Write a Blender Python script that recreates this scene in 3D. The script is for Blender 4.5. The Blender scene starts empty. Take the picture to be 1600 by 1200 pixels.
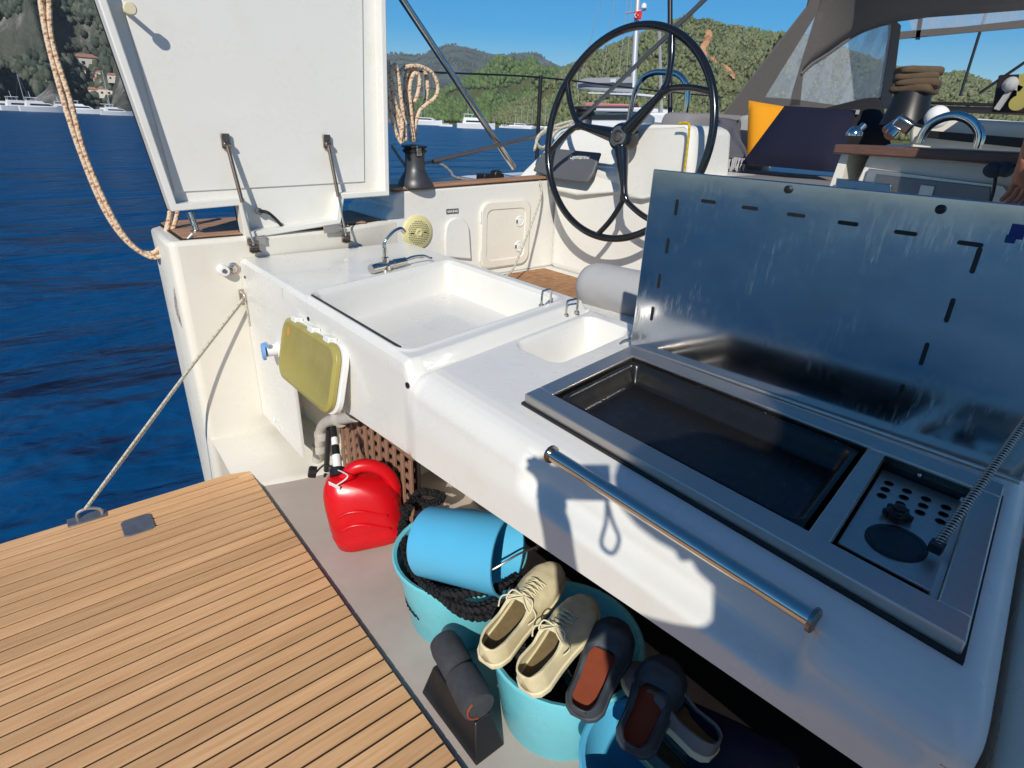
import bpy, bmesh, math, random
import numpy as np
from mathutils import Vector, Matrix, Euler, noise as mnoise
random.seed(7)
S = bpy.context.scene
COL = S.collection
# ------------------------------------------------------------------ camera (solved from the photo's vanishing points)
F_PX, EYE = 900.0, 1.5
def _solve(f=F_PX, h0=163., hs=.0405, vx=-19.):
    up = np.array([hs, -1.0, (hs*800+h0-600)/f]); up /= np.linalg.norm(up)
    va = np.array([vx-800, h0+hs*vx-600, f]); va /= np.linalg.norm(va)
    xw = -va
    return np.stack([xw, np.cross(up, xw), up])
RW = _solve()
def ray(px, py): return Vector(RW @ np.array([px-800., py-600., F_PX]))
O = Vector((0, 0, EYE))
def pz(px, py, z): d = ray(px, py); return O + d*((z-EYE)/d.z)
def pX(px, py, x): d = ray(px, py); return O + d*(x/d.x)
def pY(px, py, y): d = ray(px, py); return O + d*(y/d.y)
def pD(px, py, D): return O + ray(px, py).normalized()*D
cam_d = bpy.data.cameras.new('camera'); cam = bpy.data.objects.new('camera', cam_d); COL.objects.link(cam)
cam_d.sensor_width = 36; cam_d.lens = 36*F_PX/1600; cam_d.clip_start = .02; cam_d.clip_end = 20000
mw = Matrix(((RW[0][0], -RW[0][1], -RW[0][2], 0), (RW[1][0], -RW[1][1], -RW[1][2], 0), (RW[2][0], -RW[2][1], -RW[2][2], EYE), (0, 0, 0, 1)))
cam.matrix_world = mw
S.camera = cam
S.render.resolution_x, S.render.resolution_y = 1024, 768
# ------------------------------------------------------------------ light
SUN = -ray(900, 750).normalized()
elev, azim = math.asin(SUN.z), math.atan2(SUN.x, SUN.y)
W = bpy.data.worlds.new('World'); S.world = W; W.use_nodes = True
nt = W.node_tree; bg = nt.nodes['Background']
sky = nt.nodes.new('ShaderNodeTexSky'); sky.sky_type = 'NISHITA'; sky.sun_disc = False
sky.sun_elevation = elev; sky.sun_rotation = azim
sky.altitude = 0; sky.air_density = 1.0; sky.dust_density = 0.0; sky.ozone_density = 5.0
hsv = nt.nodes.new('ShaderNodeHueSaturation'); hsv.inputs['Saturation'].default_value = 1.7; hsv.inputs['Value'].default_value = .73
nt.links.new(sky.outputs[0], hsv.inputs['Color']); nt.links.new(hsv.outputs[0], bg.inputs[0]); bg.inputs[1].default_value = .1
sd = bpy.data.lights.new('sun', 'SUN'); so = bpy.data.objects.new('sun', sd); COL.objects.link(so)
sd.energy = 3.7; sd.angle = math.radians(.5); sd.color = (1, .935, .83)
so.rotation_euler = SUN.to_track_quat('Z', 'Y').to_euler(); so.location = SUN*30
S.view_settings.view_transform = 'Standard'; S.view_settings.look = 'None'; S.view_settings.gamma = 1
S.view_settings.exposure = 0.40
# ------------------------------------------------------------------ objects and builders
WL = {}
def tag(o, label, cat, group=None):
    o['label'] = label; o['category'] = cat
    if group: o['group'] = group
    return o
def _link(o, loc, parent):
    COL.objects.link(o)
    loc = Vector(loc)
    WL[o.name] = loc
    if parent is not None:
        o.parent = parent; o.location = loc - WL[parent.name]
    else: o.location = loc
    return o
def thing(name, label, cat, loc, group=None):
    o = bpy.data.objects.new(name, None); o.empty_display_size = .05
    _link(o, loc, None); return tag(o, label, cat, group)
def V(*a): return Vector(a)
def frame(d, up=None):
    d = Vector(d).normalized(); u = Vector(up) if up else (Vector((0, 0, 1)) if abs(d.z) < .95 else Vector((1, 0, 0)))
    a = u.cross(d).normalized(); b = d.cross(a); return a, b, d
def spline(pts, n=8, closed=False):
    P = [Vector(p) for p in pts]; out = []; N = len(P)
    for i in range(N if closed else N-1):
        if closed: a, b, c, d = P[(i-1) % N], P[i], P[(i+1) % N], P[(i+2) % N]
        else: a, b, c, d = P[max(i-1, 0)], P[i], P[i+1], P[min(i+2, N-1)]
        for k in range(n):
            t = k/n
            out.append(.5*((2*b)+(c-a)*t+(2*a-5*b+4*c-d)*t*t+(3*b-a-3*c+d)*t**3))
    if not closed: out.append(P[-1].copy())
    return out
def rrect(w, h, r, n=5):
    out = []
    for cx, cy, a0 in ((w/2-r, h/2-r, 0), (-w/2+r, h/2-r, 90), (-w/2+r, -h/2+r, 180), (w/2-r, -h/2+r, 270)):
        for k in range(n+1):
            a = math.radians(a0+90*k/n); out.append((cx+r*math.cos(a), cy+r*math.sin(a)))
    return out
class MB:
    def __init__(s): s.v = []; s.f = []; s.uv = []
    def add(s, vs, fs, uvs=None):
        b = len(s.v); s.v += [Vector(v) for v in vs]
        for i, f in enumerate(fs):
            s.f.append([b+k for k in f]); s.uv.append(uvs[i] if uvs else None)
        return s
    def box(s, c, size, rot=None, M=None):
        c = Vector(c); R = Euler(rot).to_matrix() if rot else (M or Matrix.Identity(3))
        vs = [c+R @ Vector((x*size[0]/2, y*size[1]/2, z*size[2]/2)) for z in (-1, 1) for y in (-1, 1) for x in (-1, 1)]
        return s.add(vs, [(0, 2, 3, 1), (4, 5, 7, 6), (0, 1, 5, 4), (2, 6, 7, 3), (0, 4, 6, 2), (1, 3, 7, 5)])
    def hexa(s, b, t):   # four bottom points, four top points, same order
        n = len(b); vs = list(b)+list(t)
        fs = [tuple(range(n-1, -1, -1)), tuple(range(n, 2*n))]+[(i, (i+1) % n, n+(i+1) % n, n+i) for i in range(n)]
        return s.add(vs, fs)
    def prism(s, poly, off): off = Vector(off); return s.hexa([Vector(p) for p in poly], [Vector(p)+off for p in poly])
    def tube(s, path, r, n=8, closed=False, caps=True, twist=0):
        P = [Vector(p) for p in path]; N = len(P); rr = r if hasattr(r, '__len__') else [r]*N
        vs = []; a = None; L = 0; Ls = []
        for i, p in enumerate(P):
            d = (P[(i+1) % N]-P[i-1]) if closed else (P[min(i+1, N-1)]-P[max(i-1, 0)])
            if d.length < 1e-9: d = Vector((0, 0, 1))
            d.normalize()
            if a is None: a = frame(d)[0]
            a = (a-d*a.dot(d)); a = a.normalized() if a.length > 1e-6 else frame(d)[0]
            b = d.cross(a)
            for k in range(n):
                t = 2*math.pi*k/n; vs.append(p+(a*math.cos(t)+b*math.sin(t))*rr[i])
            if i: L += (p-P[i-1]).length
            Ls.append(L)
        fs = []; uv = []
        for i in range(N if closed else N-1):
            j = (i+1) % N; u0 = Ls[i]; u1 = Ls[j] if j else L+(P[0]-P[-1]).length
            for k in range(n):
                m = (k+1) % n; fs.append((i*n+k, i*n+m, j*n+m, j*n+k))
                uv.append([(u0, k/n), (u0, (k+1)/n), (u1, (k+1)/n), (u1, k/n)])
        if caps and not closed:
            fs.append(tuple(range(n-1, -1, -1))); uv.append(None)
            fs.append(tuple(range((N-1)*n, N*n))); uv.append(None)
        return s.add(vs, fs, uv)
    def cyl(s, p0, p1, r0, r1=None, n=16): return s.tube([p0, p1], [r0, r0 if r1 is None else r1], n)
    def lathe(s, prof, c, axis=(0, 0, 1), n=24, up=None, cap=True, sx=1, sy=1):
        a, b, d = frame(axis, up); c = Vector(c); vs = []
        for r, h in prof:
            for k in range(n):
                t = 2*math.pi*k/n; vs.append(c+d*h+a*(r*sx*math.cos(t))+b*(r*sy*math.sin(t)))
        fs = [(i*n+k, i*n+(k+1) % n, (i+1)*n+(k+1) % n, (i+1)*n+k) for i in range(len(prof)-1) for k in range(n)]
        if cap:
            fs.append(tuple(range(n-1, -1, -1))); fs.append(tuple(range((len(prof)-1)*n, len(prof)*n)))
        return s.add(vs, fs)
    def loft(s, rings, cap=True):
        n = len(rings[0]); vs = [p for r in rings for p in r]
        fs = [(i*n+k, i*n+(k+1) % n, (i+1)*n+(k+1) % n, (i+1)*n+k) for i in range(len(rings)-1) for k in range(n)]
        if cap: fs += [tuple(range(n-1, -1, -1)), tuple(range((len(rings)-1)*n, len(rings)*n))]
        return s.add(vs, fs)
    def grid(s, rows):
        m = len(rows[0]); vs = [p for r in rows for p in r]
        return s.add(vs, [(i*m+j, i*m+j+1, (i+1)*m+j+1, (i+1)*m+j) for i in range(len(rows)-1) for j in range(m-1)])
    def sphere(s, c, r, n=12, m=8, sc=(1, 1, 1)):
        rings = []
        for i in range(m+1):
            t = math.pi*(i/m); rings.append([Vector(c)+Vector((sc[0]*r*math.sin(t)*math.cos(2*math.pi*k/n), sc[1]*r*math.sin(t)*math.sin(2*math.pi*k/n), -sc[2]*r*math.cos(t))) for k in range(n)])
        return s.loft(rings, False)
    def plate(s, poly2, o, a, b, th):   # polygon in the (a,b) plane at o, thickness th along a x b (centred on o, from 0 to th)
        o, a, b = Vector(o), Vector(a), Vector(b); nn = a.cross(b).normalized()
        return s.prism([o+a*x+b*y for x, y in poly2], nn*th)
    def build(s, name, mat, parent=None, bevel=0, seg=2, ang=35, smooth=True, label=None, sub=0, recalc=True):
        me = bpy.data.meshes.new(name)
        if not s.v: s.box((0, 0, 0), (.01, .01, .01))
        mn = [min(v[k] for v in s.v) for k in range(3)]; mx = [max(v[k] for v in s.v) for k in range(3)]
        base = Vector(((mn[0]+mx[0])/2, (mn[1]+mx[1])/2, mn[2]))
        me.from_pydata([v-base for v in s.v], [], s.f)
        if any(u is not None for u in s.uv):
            l = me.uv_layers.new(name='UVMap'); i = 0; data = []
            for f, u in zip(s.f, s.uv):
                data += (u if u else [(0, 0)]*len(f))
            l.data.foreach_set('uv', [c for t in data for c in t])
        if recalc:
            bm = bmesh.new(); bm.from_mesh(me); bmesh.ops.recalc_face_normals(bm, faces=bm.faces)
            bm.to_mesh(me); bm.free()
        if smooth:
            me.polygons.foreach_set('use_smooth', [True]*len(me.polygons))
            if ang < 180: me.set_sharp_from_angle(angle=math.radians(ang))
        o = bpy.data.objects.new(name, me)
        me.materials.append(mat)
        _link(o, base, parent)
        if bevel:
            m = o.modifiers.new('bevel', 'BEVEL'); m.width = bevel; m.segments = seg; m.limit_method = 'ANGLE'; m.angle_limit = math.radians(40); m.harden_normals = False
        if sub:
            m = o.modifiers.new('sub', 'SUBSURF'); m.levels = sub; m.render_levels = sub
        if label: o['label'] = label
        return o
def struct(o): o['kind'] = 'structure'; return o
# ------------------------------------------------------------------ materials
def lin(r, g, b):
    f = lambda c: (c/255/12.92) if c/255 <= .04045 else ((c/255+.055)/1.055)**2.4
    return (f(r), f(g), f(b))
def mat(name, col, rough=.5, metal=0., var=.0, vscale=8., bump=0., bscale=60., spec=.5, col2=None, coat=0., stretch=None, trans=0., ior=1.45, alpha=1., rvar=0., randv=0.):
    m = bpy.data.materials.new(name); m.use_nodes = True; t = m.node_tree; N = t.nodes; L = t.links
    p = N['Principled BSDF']; p.inputs['Roughness'].default_value = rough; p.inputs['Metallic'].default_value = metal
    p.inputs['Specular IOR Level'].default_value = spec; p.inputs['Coat Weight'].default_value = coat
    p.inputs['Transmission Weight'].default_value = trans; p.inputs['IOR'].default_value = ior; p.inputs['Alpha'].default_value = alpha
    p.inputs['Base Color'].default_value = (*col, 1)
    tc = N.new('ShaderNodeTexCoord'); mp = N.new('ShaderNodeMapping'); L.new(tc.outputs['Object'], mp.inputs['Vector'])
    if stretch: mp.inputs['Scale'].default_value = stretch
    src = None
    if var or col2 or rvar:
        n = N.new('ShaderNodeTexNoise'); n.inputs['Scale'].default_value = vscale; n.inputs['Detail'].default_value = 6; n.inputs['Roughness'].default_value = .6
        L.new(mp.outputs[0], n.inputs['Vector'])
        r = N.new('ShaderNodeValToRGB'); r.color_ramp.elements[0].position = .3; r.color_ramp.elements[1].position = .72
        c2 = col2 or tuple(c*(1-var) for c in col)
        r.color_ramp.elements[0].color = (*col, 1); r.color_ramp.elements[1].color = (*c2, 1)
        L.new(n.outputs['Fac'], r.inputs['Fac']); src = r.outputs['Color']
        if rvar:
            mr = N.new('ShaderNodeMapRange'); mr.inputs['To Min'].default_value = max(.02, rough-rvar); mr.inputs['To Max'].default_value = rough+rvar
            mr.inputs['From Min'].default_value = .3; mr.inputs['From Max'].default_value = .7
            L.new(n.outputs['Fac'], mr.inputs['Value']); L.new(mr.outputs[0], p.inputs['Roughness'])
    if randv:
        oi = N.new('ShaderNodeObjectInfo'); mr = N.new('ShaderNodeMapRange'); mr.inputs['To Min'].default_value = 1-randv; mr.inputs['To Max'].default_value = 1+randv
        L.new(oi.outputs['Random'], mr.inputs['Value']); hs = N.new('ShaderNodeHueSaturation'); L.new(mr.outputs[0], hs.inputs['Value'])
        if src: L.new(src, hs.inputs['Color'])
        else: hs.inputs['Color'].default_value = (*col, 1)
        src = hs.outputs[0]
    if src: L.new(src, p.inputs['Base Color'])
    if bump:
        b = N.new('ShaderNodeBump'); b.inputs['Strength'].default_value = bump; b.inputs['Distance'].default_value = .004
        n2 = N.new('ShaderNodeTexNoise'); n2.inputs['Scale'].default_value = bscale; n2.inputs['Detail'].default_value = 4
        L.new(mp.outputs[0], n2.inputs['Vector']); L.new(n2.outputs['Fac'], b.inputs['Height']); L.new(b.outputs[0], p.inputs['Normal'])
    return m
M = {}
def weather(m, stain=(196, 184, 150), amt=.22, speck=.18):
    t = m.node_tree; N = t.nodes; L = t.links; p = N['Principled BSDF']; src = p.inputs['Base Color'].links[0].from_socket
    tc = N.new('ShaderNodeTexCoord')
    def mask(sc, lo, hi, d):
        n = N.new('ShaderNodeTexNoise'); n.inputs['Scale'].default_value = sc; n.inputs['Detail'].default_value = d; n.inputs['Roughness'].default_value = .7; L.new(tc.outputs['Object'], n.inputs[0])
        r = N.new('ShaderNodeMapRange'); r.inputs['From Min'].default_value = lo; r.inputs['From Max'].default_value = hi; L.new(n.outputs['Fac'], r.inputs[0]); return r
    for sc, lo, hi, d, c, a in ((3.5, .52, .75, 9, lin(*stain), amt), (70, .70, .76, 3, (.22, .19, .15), speck)):
        r = mask(sc, lo, hi, d); r.inputs['To Max'].default_value = a
        mx = N.new('ShaderNodeMix'); mx.data_type = 'RGBA'; L.new(r.outputs[0], mx.inputs[0]); L.new(src, mx.inputs[6]); mx.inputs[7].default_value = (*c, 1); src = mx.outputs[2]
    L.new(src, p.inputs['Base Color'])
    r2 = mask(5, .35, .75, 8); r2.inputs['To Min'].default_value = .22; r2.inputs['To Max'].default_value = .5; L.new(r2.outputs[0], p.inputs['Roughness'])
    return m
M['gel'] = mat('gelcoat', lin(222, 221, 215), .3, var=.04, vscale=2, coat=.2, rvar=.03)
M['gel_y'] = mat('gelcoat_cream', lin(222, 218, 206), .35, var=.05, vscale=2, rvar=.03)
M['gel_old'] = mat('yellowed_plastic', lin(164, 153, 84), .4, var=.16, vscale=9, bump=.05, bscale=30, rvar=.1)
M['speaker'] = mat('aged_cream_plastic', lin(212, 204, 150), .45, var=.1)
M['floor'] = mat('taupe_nonskid', lin(182, 170, 160), .6, var=.16, vscale=5, bump=.25, bscale=500)
M['recess_shade'] = mat('painted_shade_lining', lin(40, 38, 40), .8, var=.3, vscale=5)  # near-black base colour paints in the shade of the deep stowage
M['steel'] = mat('brushed_steel', (.66, .60, .54), .42, 1., var=.12, vscale=30, stretch=(1, 14, 14), bump=.03, bscale=60, rvar=.07)
M['steel_lid'] = mat('worn_steel_sheet', (.62, .62, .62), .12, 1., var=.16, vscale=9, stretch=(1, 2, 2), bump=.01, bscale=30, rvar=.05)
def scratch(m):
    t = m.node_tree; N = t.nodes; L = t.links; p = N['Principled BSDF']; tc = N.new('ShaderNodeTexCoord')
    def nz(sc, st, rot, d=4):
        mp = N.new('ShaderNodeMapping'); mp.inputs['Scale'].default_value = st; mp.inputs['Rotation'].default_value = rot; L.new(tc.outputs['Object'], mp.inputs[0])
        n = N.new('ShaderNodeTexNoise'); n.inputs['Scale'].default_value = sc; n.inputs['Detail'].default_value = d; n.inputs['Roughness'].default_value = .7; L.new(mp.outputs[0], n.inputs[0]); return n.outputs['Fac']
    def rng(f, a, b, c, d):
        r = N.new('ShaderNodeMapRange'); r.inputs[1].default_value = a; r.inputs[2].default_value = b; r.inputs[3].default_value = c; r.inputs[4].default_value = d; L.new(f, r.inputs[0]); return r.outputs[0]
    def mul(a, b, op='MULTIPLY'): n = N.new('ShaderNodeMath'); n.operation = op; L.new(a, n.inputs[0]); L.new(b, n.inputs[1]); return n.outputs[0]
    patch = rng(nz(6, (1, 1, 1), (0, 0, 0), 3), .5, .68, 0, 1); lines = rng(nz(7, (12, 1, 1.6), (0, .75, 0), 3), .5, .64, 0, 1)
    film = rng(nz(2.2, (1, 1, 1.6), (0, .4, 0), 6), .35, .7, .08, .2)
    L.new(mul(film, mul(patch, rng(lines, 0, 1, 0, .2)), 'ADD'), p.inputs['Roughness'])
    for l in list(p.inputs['Normal'].links): L.remove(l)
scratch(M['steel_lid'])
M['chrome'] = mat('polished_steel', (.72, .67, .60), .12, 1., var=.1, vscale=20)
M['rusty'] = mat('rust_stained_steel', (.42, .38, .33), .35, 1., col2=lin(120, 84, 46), vscale=40, rvar=.15)
M['pan'] = mat('black_enamel_pan', (.012, .012, .013), .32, spec=.45, var=.4, vscale=30, rvar=.08)
M['black'] = mat('black_plastic', (.012, .012, .013), .4, var=.3)
M['blackgloss'] = mat('black_lacquer', (.008, .008, .009), .16, coat=.6, rvar=.05)
M['rubber'] = mat('grey_foam_rubber', (.045, .048, .056), .75, var=.35, vscale=40, bump=.3, bscale=120)
M['dkmetal'] = mat('dark_metal', (.05, .05, .055), .35, .7, var=.3)
M['alu'] = mat('grey_anodised_metal', (.20, .205, .215), .38, .75, var=.2)
M['winch'] = mat('grey_winch_drum', (.085, .088, .095), .42, .55, var=.25, vscale=30)
M['red'] = mat('red_plastic', lin(205, 14, 26), .34, var=.12, vscale=10, bump=.05, bscale=14)
M['aqua'] = mat('aqua_plastic', lin(112, 200, 214), .42, var=.08, vscale=6, bump=.05, bscale=40)
M['blue'] = mat('sky_blue_plastic', lin(88, 182, 222), .42, var=.08, vscale=6)
M['white'] = mat('white_plastic', lin(225, 225, 222), .4, var=.05)
M['cap_blue'] = mat('pale_blue_plastic', lin(120, 165, 215), .4, var=.08)
M['greypad'] = mat('grey_metal_pad', lin(104, 110, 122), .5, .3, var=.3, vscale=30)
M['cush'] = mat('grey_cushion_fabric', lin(128, 126, 128), .9, var=.1, vscale=200, bump=.2, bscale=600)
M['cush_l'] = mat('pale_grey_fabric', lin(165, 165, 166), .9, var=.08, vscale=200, bump=.2, bscale=600)
M['cush_d'] = mat('charcoal_towel', lin(84, 85, 92), .95, var=.2, vscale=150, bump=.5, bscale=400)
M['yellow'] = mat('yellow_fabric', lin(226, 150, 18), .85, var=.08, vscale=100, bump=.15, bscale=500)
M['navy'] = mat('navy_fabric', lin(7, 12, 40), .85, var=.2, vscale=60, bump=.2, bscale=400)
M['canvas'] = mat('dark_grey_canvas', lin(100, 96, 94), .9, var=.14, vscale=60, bump=.2, bscale=700)
M['brown'] = mat('brown_lattice', lin(142, 108, 88), .6, var=.15)
M['pipe'] = mat('grey_pipe', lin(190, 186, 178), .45, var=.2, vscale=20)
M['shoe'] = mat('cream_canvas', lin(218, 206, 168), .85, var=.14, vscale=40, bump=.3, bscale=400)
M['shoe_in'] = mat('shoe_lining', lin(120, 104, 72), .9, var=.3, vscale=60)
M['sole'] = mat('cream_rubber', lin(214, 206, 172), .6, var=.08)
M['clog'] = mat('dark_slate_rubber', lin(62, 70, 78), .6, var=.2, vscale=20)
M['insole'] = mat('rust_insole', lin(140, 66, 40), .8, var=.25, vscale=20)
M['knit'] = mat('grey_perforated_knit', lin(120, 118, 118), .9, var=.15, vscale=60, bump=.3, bscale=300)
M['skin'] = mat('skin', lin(176, 112, 84), .5, var=.1, vscale=30)
M['cloth_dark'] = mat('dark_clothing', (.012, .012, .014), .9, var=.3, bump=.2, bscale=300)
M['cloth'] = mat('blue_shirt', lin(60, 80, 120), .9, var=.2)
M['tabletop'] = mat('dark_teak_table', lin(112, 82, 70), .45, var=.35, vscale=6, stretch=(3, 30, 30))
M['cloth_brown'] = mat('brown_canvas_cover', lin(92, 76, 58), .9, var=.25, vscale=30, bump=.3, bscale=200)
M['pcb'] = mat('dark_panel', lin(44, 30, 32), .5, var=.4, vscale=40)
M['redflag'] = mat('red_flag', lin(210, 30, 40), .8)
M['boat'] = mat('boat_white', lin(226, 227, 228), .35, var=.06, vscale=.5)
M['boat_grey'] = mat('boat_grey', lin(150, 152, 156), .6, var=.1, vscale=1)
M['boat_glass'] = mat('boat_window', (.02, .025, .03), .15)
M['wood_mast'] = mat('alloy_mast', lin(196, 198, 202), .4, .4)
M['roof'] = mat('terracotta_roof', lin(170, 122, 104), .8, var=.2, vscale=.5)
M['house'] = mat('pale_render', lin(214, 205, 192), .8, var=.1, vscale=.3)
weather(M['gel']); weather(M['gel_y']); weather(M['red'], (150, 20, 24), .3, .1); weather(M['aqua'], (90, 150, 150), .35, .15)
def teak(name, c1, c2, stretch, randv=.1, weather=None):
    m = mat(name, lin(*c1), .62, col2=lin(*c2), vscale=9, stretch=stretch, bump=.18, bscale=40, randv=randv)
    N = m.node_tree.nodes; L = m.node_tree.links
    mp = [n for n in N if n.type == 'MAPPING'][0]; oi = N.new('ShaderNodeObjectInfo'); cx = N.new('ShaderNodeCombineXYZ'); mu = N.new('ShaderNodeMath'); mu.operation = 'MULTIPLY'; mu.inputs[1].default_value = 57.
    L.new(oi.outputs['Random'], mu.inputs[0])
    for k in range(3): L.new(mu.outputs[0], cx.inputs[k])
    L.new(cx.outputs[0], mp.inputs['Location'])
    return m
M['teak'] = teak('weathered_teak', (218, 174, 128), (194, 148, 102), (9, .45, 9), .11)
M['teak_x'] = teak('deck_teak', (178, 132, 92), (128, 90, 58), (6, .5, 6), .14)
M['teak_dark'] = teak('toe_rail_teak', (176, 136, 106), (142, 106, 80), (6, .5, 6), .08)
M['caulk'] = mat('black_caulk', (.02, .016, .013), .7)
def rope(name, c1, c2, per=.016, fleck=.5, bump=.6):
    m = bpy.data.materials.new(name); m.use_nodes = True; t = m.node_tree; N = t.nodes; L = t.links; p = N['Principled BSDF']
    p.inputs['Roughness'].default_value = .85; p.inputs['Specular IOR Level'].default_value = .2
    uv = N.new('ShaderNodeUVMap'); sx = N.new('ShaderNodeSeparateXYZ'); L.new(uv.outputs[0], sx.inputs[0])
    def M2(op, a, b):
        n = N.new('ShaderNodeMath'); n.operation = op
        for i, q in enumerate((a, b)):
            if isinstance(q, (int, float)): n.inputs[i].default_value = q
            else: L.new(q, n.inputs[i])
        return n.outputs[0]
    u = M2('DIVIDE', sx.outputs[0], per); d1 = M2('ADD', u, M2('MULTIPLY', sx.outputs[1], 2.)); d2 = M2('SUBTRACT', u, M2('MULTIPLY', sx.outputs[1], 2.))
    w1 = M2('SINE', M2('MULTIPLY', d1, 6.283), 0); w2 = M2('SINE', M2('MULTIPLY', d2, 6.283), 0)
    h = M2('MAXIMUM', w1, w2)
    f1 = M2('GREATER_THAN', M2('SINE', M2('MULTIPLY', d1, 2.094), 0), fleck); 
    mix = N.new('ShaderNodeMix'); mix.data_type = 'RGBA'; mix.inputs[6].default_value = (*lin(*c1), 1); mix.inputs[7].default_value = (*lin(*c2), 1)
    L.new(M2('MULTIPLY', f1, M2('GREATER_THAN', w2, .2)), mix.inputs[0]); L.new(mix.outputs[2], p.inputs['Base Color'])
    b = N.new('ShaderNodeBump'); b.inputs['Strength'].default_value = bump; b.inputs['Distance'].default_value = .002; L.new(h, b.inputs['Height']); L.new(b.outputs[0], p.inputs['Normal'])
    return m
M['rope_tan'] = rope('tan_flecked_rope', (216, 192, 164), (172, 126, 98), .02, .5)
M['rope_white'] = rope('pale_line', (196, 192, 176), (150, 146, 132), .012, .6)
M['rope_yellow'] = rope('yellow_line', (205, 176, 40), (160, 130, 30), .01)
M['rope_black'] = rope('black_rope', (34, 34, 37), (20, 20, 22), .02, .2, .8)
M['rope_grey'] = rope('grey_line', (150, 150, 150), (110, 110, 112), .012)
# ================================================================== the setting: water, hills, forest
WATER = -.42
def water_mat():
    m = bpy.data.materials.new('sea_water'); m.use_nodes = True; t = m.node_tree; N = t.nodes; L = t.links; p = N['Principled BSDF']
    p.inputs['Base Color'].default_value = (.003, .054, .16, 1); p.inputs['Roughness'].default_value = .27; p.inputs['IOR'].default_value = 1.33
    p.inputs['Specular IOR Level'].default_value = .17
    tc = N.new('ShaderNodeTexCoord'); prev = None
    for sc, dist, st, rz in ((.22, 1.9, .9, .5), (.9, .5, .9, .75), (4.5, .07, .8, .35)):
        mp = N.new('ShaderNodeMapping'); mp.inputs['Rotation'].default_value = (0, 0, rz); mp.inputs['Scale'].default_value = (sc, sc*.5, sc)
        L.new(tc.outputs['Object'], mp.inputs['Vector'])
        n = N.new('ShaderNodeTexNoise'); n.inputs['Scale'].default_value = 1; n.inputs['Detail'].default_value = 4; n.inputs['Roughness'].default_value = .55; n.inputs['Distortion'].default_value = .4
        L.new(mp.outputs[0], n.inputs['Vector'])
        b = N.new('ShaderNodeBump'); b.inputs['Strength'].default_value = st; b.inputs['Distance'].default_value = dist
        L.new(n.outputs['Fac'], b.inputs['Height'])
        if prev: L.new(prev, b.inputs['Normal'])
        prev = b.outputs[0]
    L.new(prev, p.inputs['Normal'])
    return m
M['water'] = water_mat()
b = MB(); R_ = 9000
b.add([(-R_, -R_, WATER), (R_, -R_, WATER), (R_, R_, WATER), (-R_, R_, WATER)], [(0, 1, 2, 3)])
struct(b.build('sea_water', M['water']))

def hill_mat(name, g1, g2, rock, rock_at, sc=.02):
    m = bpy.data.materials.new(name); m.use_nodes = True; t = m.node_tree; N = t.nodes; L = t.links; p = N['Principled BSDF']
    p.inputs['Roughness'].default_value = .95; p.inputs['Specular IOR Level'].default_value = .1
    tc = N.new('ShaderNodeTexCoord')
    def nz(s, d=8, r=.65, st=(1, 1, 1)):
        mp = N.new('ShaderNodeMapping'); mp.inputs['Scale'].default_value = st; L.new(tc.outputs['Object'], mp.inputs[0])
        n = N.new('ShaderNodeTexNoise'); n.inputs['Scale'].default_value = s; n.inputs['Detail'].default_value = d; n.inputs['Roughness'].default_value = r; L.new(mp.outputs[0], n.inputs[0]); return n.outputs['Fac']
    def ramp(f, a, b_, p0, p1):
        r = N.new('ShaderNodeValToRGB'); r.color_ramp.elements[0].position = p0; r.color_ramp.elements[1].position = p1
        r.color_ramp.elements[0].color = (*a, 1); r.color_ramp.elements[1].color = (*b_, 1); L.new(f, r.inputs[0]); return r.outputs[0]
    g = ramp(nz(sc*6, 8, .75), lin(*g1), lin(*g2), .35, .68)
    rk = ramp(nz(sc, 9, .72, (1, 1, .6)), (0, 0, 0), (1, 1, 1), rock_at, rock_at+.07)
    mx = N.new('ShaderNodeMix'); mx.data_type = 'RGBA'; L.new(rk, mx.inputs[0]); L.new(g, mx.inputs[6])
    rc = ramp(nz(sc*9, 6, .7, (1, 1, .3)), lin(*rock), tuple(c*.55 for c in lin(*rock)), .35, .7); L.new(rc, mx.inputs[7])
    L.new(mx.outputs[2], p.inputs['Base Color'])
    bp = N.new('ShaderNodeBump'); bp.inputs['Strength'].default_value = 1; bp.inputs['Distance'].default_value = 6; L.new(nz(sc*8, 6, .7), bp.inputs['Height']); L.new(bp.outputs[0], p.inputs['Normal'])
    return m
def hz(px): return 163+.0405*px
def az_of(px): d = ray(px, hz(px)); return math.atan2(d.x, d.y)
def ang_of(px, py): d = ray(px, py); return math.atan2(d.x, d.y), d.z/math.hypot(d.x, d.y)
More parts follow.
